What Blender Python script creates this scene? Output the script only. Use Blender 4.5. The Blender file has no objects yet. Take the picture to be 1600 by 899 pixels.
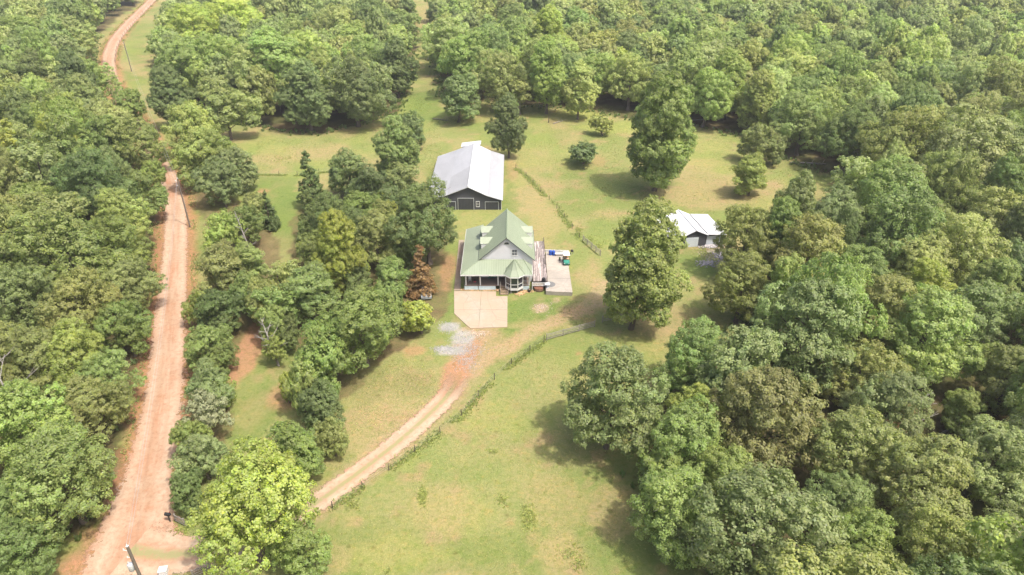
import bpy, math, random
import numpy as np
from mathutils import Vector, Matrix, noise as mnoise
R = math.radians
rng = np.random.default_rng(7)
random.seed(7)
sc = bpy.context.scene
C = sc.collection

# ------------------------------------------------------------------ camera
CAM_H, PITCH, FPX = 62.0, R(30.6), 1066.67
cam_d = bpy.data.cameras.new("camera"); cam = bpy.data.objects.new("camera", cam_d); C.objects.link(cam)
cam_d.sensor_width = 36; cam_d.lens = 24.0; cam_d.clip_start = 0.5; cam_d.clip_end = 9000
cam.location = (0, 0, CAM_H); cam.rotation_euler = (R(90) - PITCH, 0, 0)
sc.camera = cam
# ------------------------------------------------------------------ sky and sun
SUN_EL, SUN_AZ = 63.0, -36.0      # azimuth of the sun measured from +X towards +Y
w = bpy.data.worlds.new("World"); sc.world = w; w.use_nodes = True
nt = w.node_tree; bg = nt.nodes["Background"]
sky = nt.nodes.new("ShaderNodeTexSky"); sky.sky_type = 'NISHITA'; sky.sun_disc = False
sky.sun_elevation = R(SUN_EL); sky.sun_rotation = R(90 - SUN_AZ); sky.air_density = 1.0; sky.dust_density = 7.0; sky.ozone_density = 1.0
nt.links.new(sky.outputs[0], bg.inputs[0]); bg.inputs[1].default_value = 0.15
sd = bpy.data.lights.new("sun", 'SUN'); sun = bpy.data.objects.new("sun", sd); C.objects.link(sun)
sd.energy = 2.75; sd.angle = R(1.6); sd.color = (1.0, 0.94, 0.84)
to_sun = Vector((math.cos(R(SUN_EL)) * math.cos(R(SUN_AZ)), math.cos(R(SUN_EL)) * math.sin(R(SUN_AZ)), math.sin(R(SUN_EL))))
sun.rotation_euler = to_sun.to_track_quat('Z', 'Y').to_euler(); sun.location = (60, -20, 120)
vs = sc.view_settings
vs.view_transform = 'Standard'; vs.look = 'None'; vs.gamma = 1.0; vs.use_curve_mapping = False
vs.exposure = 0.84
cy = sc.cycles
cy.max_bounces = 5; cy.diffuse_bounces = 3; cy.glossy_bounces = 2; cy.transmission_bounces = 3; cy.transparent_max_bounces = 8
cy.volume_bounces = 0

# ------------------------------------------------------------------ terrain and picture-to-ground
def sm(a, b, x):
    t = np.clip((np.asarray(x, float) - a) / (b - a), 0, 1); return t * t * (3 - 2 * t)
def hgt(x, y):
    x = np.asarray(x, float); y = np.asarray(y, float)
    r = np.sqrt((x - 0) ** 2 + ((y - 125)) ** 2)
    k = sm(55, 110, r)
    return k * (1.3 * np.sin(x / 37 + 1.1) * np.cos(y / 45 + .4) + 0.7 * np.sin(x / 19 + y / 27)) + 6.0 * sm(450, 1500, r) + 22 * sm(900, 2600, r)
def H_(x, y): return float(hgt(x, y))
def U(px, py, z=0.0, over=True):
    """the point of the place seen at this spot of the photograph, z above the ground"""
    u = (px - 800) / FPX; v = (449.5 - py) / FPX
    dy = math.cos(PITCH) + v * math.sin(PITCH); dz = -math.sin(PITCH) + v * math.cos(PITCH)
    zz = z
    for _ in range(6):
        t = (zz - CAM_H) / dz
        x, y = u * t, dy * t
        if not over: break
        zz = z + H_(x, y)
    return x, y, zz
def PJ(x, y, z):
    z = z - CAM_H; d = y * math.cos(PITCH) - z * math.sin(PITCH); v = y * math.sin(PITCH) + z * math.cos(PITCH)
    return 800 + FPX * x / d, 449.5 - FPX * v / d, d

# ------------------------------------------------------------------ node helpers and materials
class NT:
    def __init__(s, name):
        s.m = bpy.data.materials.new(name); s.m.use_nodes = True; s.t = s.m.node_tree; s.t.nodes.clear()
    def n(s, ty, **kw):
        nd = s.t.nodes.new(ty)
        for k, v in kw.items():
            if k.startswith('i_'):
                nd.inputs[int(k[2:]) if k[2:].isdigit() else k[2:].replace('_', ' ')].default_value = v
            else: setattr(nd, k, v)
        return nd
    def l(s, a, b): s.t.links.new(a, b)
    def noise(s, scale, detail=4, rough=.6, dist=0.0, vec=None):
        nd = s.n("ShaderNodeTexNoise"); nd.inputs['Scale'].default_value = scale; nd.inputs['Detail'].default_value = detail
        nd.inputs['Roughness'].default_value = rough; nd.inputs['Distortion'].default_value = dist
        if vec is not None: s.l(vec, nd.inputs['Vector'])
        return nd.outputs[0]
    def ramp(s, fac, stops):
        nd = s.n("ShaderNodeValToRGB"); s.l(fac, nd.inputs[0]); e = nd.color_ramp.elements
        while len(e) < len(stops): e.new(.5)
        for el, (p, c) in zip(e, stops): el.position = p; el.color = c if len(c) == 4 else (*c, 1)
        return nd.outputs[0]
    def mix(s, fac, a, b, mode='MIX'):
        nd = s.n("ShaderNodeMix"); nd.data_type = 'RGBA'; nd.blend_type = mode
        for v, i in ((fac, 0), (a, 6), (b, 7)):
            if isinstance(v, (int, float)): nd.inputs[i].default_value = v
            elif isinstance(v, (tuple, list)): nd.inputs[i].default_value = v if len(v) == 4 else (*v, 1)
            else: s.l(v, nd.inputs[i])
        return nd.outputs[2]
    def math(s, op, a, b=0.0, clamp=False):
        nd = s.n("ShaderNodeMath"); nd.operation = op; nd.use_clamp = clamp
        for i, v in enumerate((a, b)):
            if isinstance(v, (int, float)): nd.inputs[i].default_value = v
            else: s.l(v, nd.inputs[i])
        return nd.outputs[0]
    def pos(s, sx=1, sy=1, sz=1, obj=False):
        if obj: o = s.n("ShaderNodeTexCoord").outputs['Object']
        else: o = s.n("ShaderNodeNewGeometry").outputs['Position']
        mp = s.n("ShaderNodeMapping"); mp.inputs['Scale'].default_value = (sx, sy, sz); s.l(o, mp.inputs[0]); return mp.outputs[0]
    def out(s, col, rough=.8, metal=0.0, bump=None, bstr=.3, bdist=.02, spec=.3):
        b = s.n("ShaderNodeBsdfPrincipled"); o = s.n("ShaderNodeOutputMaterial")
        if isinstance(col, (tuple, list)): b.inputs['Base Color'].default_value = (*col[:3], 1)
        else: s.l(col, b.inputs['Base Color'])
        if isinstance(rough, (int, float)): b.inputs['Roughness'].default_value = rough
        else: s.l(rough, b.inputs['Roughness'])
        b.inputs['Metallic'].default_value = metal; b.inputs['Specular IOR Level'].default_value = spec
        if bump is not None:
            bp = s.n("ShaderNodeBump"); bp.inputs['Strength'].default_value = bstr; bp.inputs['Distance'].default_value = bdist
            s.l(bump, bp.inputs['Height']); s.l(bp.outputs[0], b.inputs['Normal'])
        s.l(b.outputs[0], o.inputs[0]); s.b = b; s.o = o
        return s.m
def lerp3(a, k): return tuple(c * k for c in a)
def worn(name, c, var=.18, scale=1.5, rough=.7, metal=0, bump=.1, spec=.3, objcol=False):
    s = NT(name); p = s.pos(obj=True)
    n1 = s.noise(scale, 5, .65, .3, p); n2 = s.noise(scale * 14, 3, .6, 0, p)
    f = s.math('ADD', s.math('MULTIPLY', n1, .7), s.math('MULTIPLY', n2, .3))
    col = s.ramp(f, [(.3, lerp3(c, 1 - var)), (.7, lerp3(c, 1 + var * .6))])
    if objcol:
        oi = s.n("ShaderNodeObjectInfo"); col = s.mix(1.0, col, oi.outputs['Color'], 'MULTIPLY')
    return s.out(col, rough, metal, n2, bump, .01, spec)
M = {}
def metal_roof(name, c, ribs=None, axis='x', stain=(.4, .4, .4)):
    s = NT(name); p = s.pos(.35, .12, .35, True); p2 = s.pos(obj=True)
    n1 = s.noise(.9, 5, .6, .4, p); n2 = s.noise(5, 4, .6, .2, p2)
    col = s.ramp(n1, [(.3, lerp3(c, .86)), (.55, c), (.75, lerp3(c, 1.08))])
    col = s.mix(s.ramp(n2, [(.55, (0, 0, 0)), (.8, (.22,) * 3)]), col, stain)
    return s.out(col, .42, 0.0, n2, .08, .01, .5)
M['green_roof'] = metal_roof("green_metal_roofing", (.245, .285, .205), stain=(.20, .225, .17))
M['green_rib'] = worn("green_roof_seam", (.19, .235, .155), .1, 2, .45)
M['white_roof'] = metal_roof("galvanised_roofing", (.38, .39, .415), stain=(.27, .27, .28))
M['bright_roof'] = metal_roof("white_metal_roofing", (.56, .57, .59), stain=(.46, .46, .46))
M['roof_grey'] = metal_roof("grey_roof_sheet", (.31, .315, .33), stain=(.24, .24, .235))
M['white'] = worn("white_paint", (.58, .58, .57), .08, 2, .5)
M['siding'] = worn("pale_siding_paint", (.60, .60, .62), .06, 1.2, .55)
M['charcoal'] = worn("charcoal_metal_cladding", (.06, .063, .075), .2, 1.1, .55)
M['charcoal_door'] = worn("charcoal_door_panel", (.045, .048, .055), .2, 1.1, .5)
M['glass'] = NT("window_glass").out((.03, .035, .045), .08, 0, spec=.8)
M['dark'] = worn("painted_underfloor_shade", (.03, .03, .032), .2, 2, .9)  # near-black colour standing in for the shade under the turret
M['porch_floor'] = worn("porch_floorboards", (.22, .17, .14), .2, 3, .8)
M['brown'] = worn("brown_boards", (.19, .12, .08), .3, 3, .8)
M['lattice'] = worn("pale_blue_skirting", (.50, .62, .66), .22, 2.5, .7)
M['tread'] = worn("step_boards", (.32, .24, .16), .25, 4, .85)
M['plank'] = worn("weathered_plank", (.34, .30, .29), .45, 2.2, .9, 0, .3, objcol=True)
M['wood_grey'] = worn("weathered_fence_wood", (.26, .235, .20), .3, 3, .9)
M['post_dark'] = worn("dark_post_wood", (.09, .075, .06), .3, 3, .9)
M['pole_wood'] = worn("utility_pole_wood", (.15, .125, .10), .25, 2, .85)
M['steel'] = worn("grey_steel", (.5, .52, .54), .12, 3, .45, .3)
M['wire'] = worn("pale_wire", (.35, .35, .36), .1, 3, .5, .3)
M['blue'] = worn("blue_plastic", (.012, .07, .36), .15, 2, .35, 0, .05, .5)
M['cart_green'] = worn("cart_green_paint", (.03, .20, .15), .15, 2, .35, 0, .05, .5)
M['cream'] = worn("cream_plastic", (.84, .80, .62), .08, 2, .5)
M['tan_seat'] = worn("tan_vinyl", (.52, .34, .2), .12, 3, .6)
M['rubber'] = worn("black_rubber", (.025, .025, .027), .2, 3, .8)
M['car_paint'] = worn("silver_car_paint", (.34, .37, .39), .1, 1, .3, .2, .03, .6)
M['rust'] = worn("rusty_brown_lid", (.17, .075, .045), .3, 4, .8)
M['grey_mat'] = worn("grey_mat", (.16, .16, .16), .25, 4, .9)
def concrete(name, c, stain):
    s = NT(name); p = s.pos()
    n1 = s.noise(.22, 5, .6, .5, p); n2 = s.noise(1.3, 6, .7, .3, p); n3 = s.noise(14, 3, .6, 0, p)
    col = s.ramp(n2, [(.28, lerp3(c, .80)), (.6, c), (.8, lerp3(c, 1.08))])
    col = s.mix(s.ramp(n1, [(.40, (0, 0, 0)), (.60, (.75,) * 3)]), col, stain)
    vo = s.n("ShaderNodeTexVoronoi", feature='DISTANCE_TO_EDGE'); vo.inputs['Scale'].default_value = .32; s.l(p, vo.inputs['Vector'])
    col = s.mix(s.ramp(vo.outputs['Distance'], [(.0, (.5,) * 3), (.02, (0, 0, 0))]), col, lerp3(c, .55))
    col = s.mix(s.ramp(n3, [(.35, (.25,) * 3), (.55, (0, 0, 0))]), col, lerp3(c, .6))
    return s.out(col, .85, 0, n3, .25, .01)
M['pad'] = concrete("tan_driveway_concrete", (.36, .315, .25), (.375, .275, .195))
M['walk'] = concrete("tan_walk_concrete", (.33, .28, .22), (.28, .20, .15))
M['patio'] = concrete("grey_patio_concrete", (.38, .34, .29), (.27, .245, .215))
def bark(name, c):
    s = NT(name); p = s.pos(1, 1, .25, True); n = s.noise(6, 5, .7, .4, p)
    return s.out(s.ramp(n, [(.3, lerp3(c, .6)), (.7, lerp3(c, 1.3))]), .9, 0, n, .6, .03)
M['bark'] = bark("grey_brown_bark", (.13, .105, .085))
M['bark_pale'] = bark("bleached_dead_wood", (.24, .225, .20))
# leaves: colour comes from the crown's own object colour, varied leaf clump by leaf clump
def leaf_mat(name, inst=False):
    s = NT(name)
    if inst: base = s.n("ShaderNodeAttribute", attribute_type='INSTANCER', attribute_name='tint').outputs['Color']
    else: base = s.n("ShaderNodeObjectInfo").outputs['Color']
    va = s.n("ShaderNodeAttribute", attribute_type='GEOMETRY', attribute_name='vary')
    sep = s.n("ShaderNodeSeparateColor"); s.l(va.outputs['Color'], sep.inputs[0])
    br = s.math('MULTIPLY_ADD', sep.outputs[0], 1.0); br.node.inputs[2].default_value = .55
    mul = s.n("ShaderNodeCombineColor"); 
    for i in range(3): s.l(br, mul.inputs[i])
    col = s.mix(1.0, base, mul.outputs[0], 'MULTIPLY')
    hs = s.n("ShaderNodeHueSaturation"); s.l(col, hs.inputs['Color'])
    s.l(s.math('MULTIPLY_ADD', sep.outputs[1], .055), hs.inputs['Hue']); hs.inputs['Hue'].links[0].from_node.inputs[2].default_value = .4725
    s.l(s.math('MULTIPLY_ADD', sep.outputs[2], .5), hs.inputs['Saturation']); hs.inputs['Saturation'].links[0].from_node.inputs[2].default_value = .72
    b = s.n("ShaderNodeBsdfPrincipled"); s.l(hs.outputs[0], b.inputs['Base Color']); b.inputs['Roughness'].default_value = .55; b.inputs['Specular IOR Level'].default_value = .35
    tr = s.n("ShaderNodeBsdfTranslucent"); s.l(s.mix(1.0, hs.outputs[0], (1.1, 1.25, .7), 'MULTIPLY'), tr.inputs[0])
    mx = s.n("ShaderNodeMixShader"); mx.inputs[0].default_value = .44; s.l(b.outputs[0], mx.inputs[1]); s.l(tr.outputs[0], mx.inputs[2])
    o = s.n("ShaderNodeOutputMaterial"); s.l(mx.outputs[0], o.inputs[0]); return s.m
M['leaf'] = leaf_mat("leaves"); M['leaf_far'] = leaf_mat("distant_leaves", True)

# ------------------------------------------------------------------ object helpers
def tag(o, label=None, cat=None, group=None, kind=None):
    if label: o['label'] = label
    if cat: o['category'] = cat
    if group: o['group'] = group
    if kind: o['kind'] = kind
    return o
def thing(name, label, cat, loc=(0, 0, 0), rz=0.0, group=None):
    o = bpy.data.objects.new(name, None); C.objects.link(o); o.location = loc; o.rotation_euler = (0, 0, rz)
    o.empty_display_size = .5
    return tag(o, label, cat, group)
def mesh_obj(name, me, parent=None):
    o = bpy.data.objects.new(name, me); C.objects.link(o)
    if parent is not None: o.parent = parent
    return o
class MB:
    """collects simple shapes into one mesh"""
    def __init__(s): s.v = []; s.f = []
    def add(s, vs, fs):
        k = len(s.v); s.v += [tuple(map(float, p)) for p in vs]; s.f += [tuple(i + k for i in f) for f in fs]; return s
    def box(s, x0, x1, y0, y1, z0, z1):
        v = [(x, y, z) for z in (z0, z1) for y in (y0, y1) for x in (x0, x1)]
        return s.add(v, [(0, 2, 3, 1), (4, 5, 7, 6), (0, 1, 5, 4), (2, 6, 7, 3), (0, 4, 6, 2), (1, 3, 7, 5)])
    def prism(s, pts, z0, z1):
        n = len(pts)
        return s.add([(p[0], p[1], z0) for p in pts] + [(p[0], p[1], z1) for p in pts],
                     [tuple(range(n))[::-1], tuple(range(n, 2 * n))] + [(i, (i + 1) % n, n + (i + 1) % n, n + i) for i in range(n)])
    def slab(s, pts, t):
        """a sheet through 3D points given thickness t straight down"""
        n = len(pts)
        return s.add([*pts] + [(p[0], p[1], p[2] - t) for p in pts],
                     [tuple(range(n)), tuple(range(n, 2 * n))[::-1]] + [(i, n + i, n + (i + 1) % n, (i + 1) % n) for i in range(n)])
    def poly_y(s, pts, y0, y1):
        """an outline in x,z pushed along y"""
        n = len(pts)
        return s.add([(p[0], y0, p[1]) for p in pts] + [(p[0], y1, p[1]) for p in pts],
                     [tuple(range(n)), tuple(range(n, 2 * n))[::-1]] + [(i, n + i, n + (i + 1) % n, (i + 1) % n) for i in range(n)])
    def bar(s, a, b, r, n=4, r2=None, cap=True):
        a = Vector(a); b = Vector(b); d = (b - a).normalized(); u = d.orthogonal().normalized(); w_ = d.cross(u); r2 = r if r2 is None else r2
        if n == 4:  # keep square bars level
            up = Vector((0, 0, 1)) if abs(d.z) < .9 else Vector((1, 0, 0)); u = d.cross(up).normalized(); w_ = d.cross(u)
            u, w_ = (u + w_) / math.sqrt(2) * 1.414, (u - w_) / math.sqrt(2) * 1.414
        vs = [p + (u * math.cos(t) + w_ * math.sin(t)) * rr for p, rr in ((a, r), (b, r2)) for t in [2 * math.pi * i / n for i in range(n)]]
        fs = [(i, (i + 1) % n, n + (i + 1) % n, n + i) for i in range(n)]
        if cap: fs += [tuple(range(n))[::-1], tuple(range(n, 2 * n))]
        return s.add(vs, fs)
    def lathe(s, c, prof, n=16):
        vs = []; fs = []
        for r, z in prof: vs += [(c[0] + r * math.cos(2 * math.pi * i / n), c[1] + r * math.sin(2 * math.pi * i / n), c[2] + z) for i in range(n)]
        for k in range(len(prof) - 1): fs += [(k * n + i, k * n + (i + 1) % n, (k + 1) * n + (i + 1) % n, (k + 1) * n + i) for i in range(n)]
        fs += [tuple(range(n))[::-1], tuple(range((len(prof) - 1) * n, len(prof) * n))]
        return s.add(vs, fs)
    def mesh(s, name, mat, smooth=False, bevel=0):
        me = bpy.data.meshes.new(name); me.from_pydata(s.v, [], s.f); me.materials.append(mat)
        import bmesh
        bm = bmesh.new(); bm.from_mesh(me); bmesh.ops.recalc_face_normals(bm, faces=bm.faces)
        if bevel: bmesh.ops.bevel(bm, geom=list(bm.edges), offset=bevel, segments=2, affect='EDGES', clamp_overlap=True)
        bm.to_mesh(me); bm.free()
        if smooth: me.shade_smooth()
        return me
    def build(s, name, mat, parent=None, smooth=False, bevel=0): return mesh_obj(name, s.mesh(name, mat, smooth, bevel), parent)
def B(*a): return MB().box(*a)
def quads_mesh(name, V, F, mat, vary=None, smooth=False):
    """V (n,3), F (m,4) -> mesh, quickly"""
    me = bpy.data.meshes.new(name); n, m = len(V), len(F); k = F.shape[1]
    me.vertices.add(n); me.vertices.foreach_set('co', V.astype(np.float32).ravel())
    me.loops.add(m * k); me.loops.foreach_set('vertex_index', F.astype(np.int32).ravel())
    me.polygons.add(m); me.polygons.foreach_set('loop_start', np.arange(0, m * k, k, dtype=np.int32)); 
    if smooth: me.polygons.foreach_set('use_smooth', np.ones(m, dtype=bool))
    me.update(calc_edges=True)
    if vary is not None:
        at = me.attributes.new('vary', 'FLOAT_COLOR', 'POINT'); at.data.foreach_set('color', vary.astype(np.float32).ravel())
    me.materials.append(mat); return me

# ------------------------------------------------------------------ paths of the roads (points read off the photograph, set on the ground)
ROAD = [(262, -22), (236, 2), (210, 28), (188, 52), (174, 76), (170, 100), (176, 128), (196, 165), (224, 208), (247, 250), (264, 285), (273, 320), (275, 360),
        (273, 400), (270, 450), (264, 520), (259, 590), (249, 660), (233, 740), (216, 810), (200, 870), (180, 950), (150, 1050)]
DRIVE = [(205, 860), (250, 868), (300, 866), (350, 858), (400, 842), (450, 812), (487, 792), (530, 762), (580, 725), (630, 685), (680, 640), (706, 610), (722, 580), (733, 550), (742, 520)]
def catmull(P, step=2.0):
    P = [np.array(p, float) for p in P]; out = []
    Q = [2 * P[0] - P[1]] + P + [2 * P[-1] - P[-2]]
    for i in range(1, len(Q) - 2):
        n = max(2, int(np.linalg.norm(Q[i + 1] - Q[i]) / step))
        for k in range(n):
            t = k / n; a, b, c, d = Q[i - 1], Q[i], Q[i + 1], Q[i + 2]
            out.append(.5 * (2 * b + (c - a) * t + (2 * a - 5 * b + 4 * c - d) * t * t + (3 * b - a - 3 * c + d) * t ** 3))
    out.append(P[-1]); return np.array(out)
def ground_pts(px): return [U(x, y)[:2] for x, y in px]
road_c = catmull(ground_pts(ROAD)); drive_c = catmull(ground_pts(DRIVE), 1.2)
def dist_line(X, Y, L):
    d = np.full(X.shape, 1e9)
    for i in range(len(L) - 1):
        a = L[i]; b = L[i + 1]; ab = b - a; q = ab @ ab + 1e-9
        t = np.clip(((X - a[0]) * ab[0] + (Y - a[1]) * ab[1]) / q, 0, 1)
        d = np.minimum(d, np.hypot(X - a[0] - t * ab[0], Y - a[1] - t * ab[1]))
    return d
def inpoly(X, Y, P):
    c = np.zeros(np.shape(X), bool); n = len(P)
    for i in range(n):
        x1, y1 = P[i][:2]; x2, y2 = P[(i + 1) % n][:2]
        with np.errstate(divide='ignore', invalid='ignore'):
            c ^= ((y1 > Y) != (y2 > Y)) & (X < (x2 - x1) * (Y - y1) / (y2 - y1 + 1e-12) + x1)
    return c
class VN:   # value noise for painting the ground's own colours
    def __init__(s, seed): s.t = np.random.default_rng(seed).random((256, 256))
    def one(s, x, y):
        xi = np.floor(x).astype(int); yi = np.floor(y).astype(int); fx = x - xi; fy = y - yi
        fx = fx * fx * (3 - 2 * fx); fy = fy * fy * (3 - 2 * fy); T = s.t
        g = lambda a, b: T[a & 255, b & 255]
        return (g(xi, yi) * (1 - fx) + g(xi + 1, yi) * fx) * (1 - fy) + (g(xi, yi + 1) * (1 - fx) + g(xi + 1, yi + 1) * fx) * fy
    def __call__(s, x, y, L, oc=3):
        r = 0; a = 1; t = 0
        for k in range(oc): r = r + a * s.one(x / L * 2 ** k + 17.3 * k, y / L * 2 ** k + 5.1 * k); t += a; a *= .5
        return r / t
vn1, vn2, vn3 = VN(1), VN(2), VN(3)

# woods: outlines of the floor under the trees, read off the photograph
LEFT_WOOD = ground_pts([(150, 60), (148, 95), (155, 140), (186, 185), (222, 235), (246, 290), (256, 340), (250, 400), (240, 460), (236, 520), (228, 590), (208, 660), (188, 740), (150, 820), (60, 860), (-20, 900), (-120, 980)]) + [(-130, 30), (-300, 60), (-460, 300), (-430, 420)] + ground_pts([(222, 2), (180, 30)])
RIGHT_WOOD = ground_pts([(1000, 196), (1080, 196), (1150, 212), (1200, 236), (1260, 262), (1330, 280), (1370, 300), (1330, 350), (1260, 385), (1205, 400), (1160, 430), (1150, 470), (1165, 505), (1120, 545), (1060, 580), (1000, 650), (1010, 740), (1060, 800), (1110, 880), (1120, 960)]) + [(24, 30), (120, 20), (330, 250), (480, 420), (200, 430)] + ground_pts([(1500, -20)])
BACK_WOOD = ground_pts([(690, 150), (740, 158), (800, 165), (880, 168), (940, 178), (1010, 190), (1100, 170)]) + [(250, 300), (440, 430), (60, 560), (-40, 480)] + ground_pts([(672, 40), (678, 90)])
MID_WOOD = ground_pts([(270, 150), (300, 175), (360, 190), (430, 205), (500, 210), (560, 195), (620, 180), (640, 120), (648, 80), (650, 40)]) + [(-90, 480), (-200, 460)] + ground_pts([(290, 40), (255, 70), (248, 110)])
WOODS = [LEFT_WOOD, RIGHT_WOOD, BACK_WOOD, MID_WOOD]
GROVE = ground_pts([(460, 330), (520, 300), (600, 280), (670, 300), (700, 380), (708, 440), (690, 500), (620, 545), (560, 600), (500, 660), (440, 640), (470, 560), (440, 500), (450, 420)])
STRIP = ground_pts([(300, 300), (350, 300), (420, 350), (440, 420), (440, 500), (395, 520), (360, 590), (360, 690), (330, 760), (275, 780), (285, 680), (292, 560), (300, 470), (330, 420), (320, 350)])
GREENS = [ground_pts(p) for p in ([(400, 275), (462, 275), (462, 380), (430, 400), (410, 340)], [(296, 330), (322, 330), (322, 420), (298, 440)], [(793, 468), (850, 465), (930, 480), (850, 512), (793, 520)],
          [(700, 440), (712, 440), (712, 510), (695, 500)], [(786, 260), (800, 262), (812, 330), (786, 330)], [(640, 140), (690, 130), (685, 185), (630, 190)], [(360, 640), (420, 600), (440, 640), (400, 700), (365, 700)], [(1060, 385), (1115, 385), (1115, 440), (1070, 430)])]
# (px, py, half width px, half height px, colour, strength)
CLAY = (.46, .25, .155); TAN = (.40, .29, .17); SAND = (.50, .36, .25); GRAV = (.44, .425, .41); LUSH = (.16, .23, .06); YEL = (.33, .35, .10); STRAW = (.38, .31, .15); DIRT = (.25, .15, .09)
BLOBS = [(140, 885, 60, 40, CLAY, .7), (712, 590, 26, 40, CLAY, 1.0), (728, 548, 26, 28, CLAY, .85), (722, 530, 22, 14, GRAV, .9), (706, 548, 26, 9, GRAV, .95), (700, 512, 17, 9, GRAV, 1.0), (748, 520, 30, 14, TAN, .8), (765, 540, 40, 22, TAN, .6),
         (648, 548, 20, 10, CLAY, .6), (845, 481, 17, 10, SAND, .95), (868, 470, 8, 4, SAND, .6), (700, 425, 12, 30, CLAY, .6), (747, 453, 28, 4, TAN, .8), (845, 508, 70, 9, STRAW, .8), (900, 485, 35, 10, TAN, .8), (935, 470, 14, 14, TAN, .7),
         (920, 500, 12, 4, CLAY, .4), (840, 345, 12, 40, STRAW, .7), (800, 270, 10, 18, CLAY, .35), (860, 350, 18, 30, STRAW, .6), (906, 551, 4, 3, CLAY, .9), (385, 560, 24, 45, CLAY, .85), (400, 640, 25, 40, STRAW, .4), (440, 620, 28, 22, CLAY, .6),
         (410, 300, 12, 6, CLAY, .7), (475, 288, 10, 4, CLAY, .6), (400, 520, 16, 20, CLAY, .7), (1040, 500, 70, 30, TAN, .5), (1120, 400, 22, 18, (.36, .31, .29), .8), (1100, 385, 30, 6, TAN, .6), (1130, 300, 60, 20, STRAW, .5),
         (935, 250, 10, 10, CLAY, .35), (1080, 300, 40, 12, STRAW, .5), (500, 700, 45, 60, STRAW, .5), (560, 650, 26, 14, TAN, .55), (30, 70, 30, 18, CLAY, .9), (262, 232, 14, 26, DIRT, .6), (255, 255, 12, 12, TAN, .7),
         (275, 835, 20, 14, YEL, .7), (300, 885, 60, 10, YEL, .6), (160, 840, 46, 22, CLAY, .7), (130, 890, 40, 30, CLAY, .8), (215, 700, 22, 60, DIRT, .5), (450, 30, 20, 20, STRAW, .9), (445, 45, 26, 12, DIRT, .6), (668, 20, 14, 30, STRAW, .8), (1385, 16, 6, 14, SAND, .9),
         (660, 775, 8, 16, YEL, .8), (826, 808, 14, 20, YEL, .7), (875, 860, 40, 30, STRAW, .8), (715, 800, 60, 40, YEL, .25), (870, 780, 60, 40, STRAW, .5), (1410, 660, 30, 26, (.14, .06, .04), .9), (960, 800, 40, 60, TAN, .5), (740, 185, 60, 8, STRAW, .5), (620, 720, 50, 24, YEL, .3), (760, 650, 60, 26, YEL, .3),
         (865, 190, 10, 3, DIRT, .5), (1090, 240, 70, 25, YEL, .35), (1000, 200, 90, 12, YEL, .5), (905, 180, 50, 8, YEL, .6), (610, 870, 80, 30, YEL, .4), (520, 880, 30, 30, STRAW, .6), (575, 600, 40, 30, (.2, .2, .08), .4), (640, 600, 40, 25, (.22, .2, .09), .4), (715, 500, 8, 14, TAN, .5)]
blobs_w = []
for px, py, hx, hy, c, k in BLOBS:
    x, y, _ = U(px, py); x2 = U(px + hx, py)[0]; y2 = U(px, py - hy)[1]; y3 = U(px, py + hy)[1]
    blobs_w.append((x, (y2 + y3) / 2, x2 - x, (y2 - y3) / 2, c, k))
TRACK = catmull(ground_pts([(742, 578), (768, 556), (800, 536), (840, 514), (880, 496), (912, 480), (934, 462), (942, 445)]), 1.5)
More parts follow.
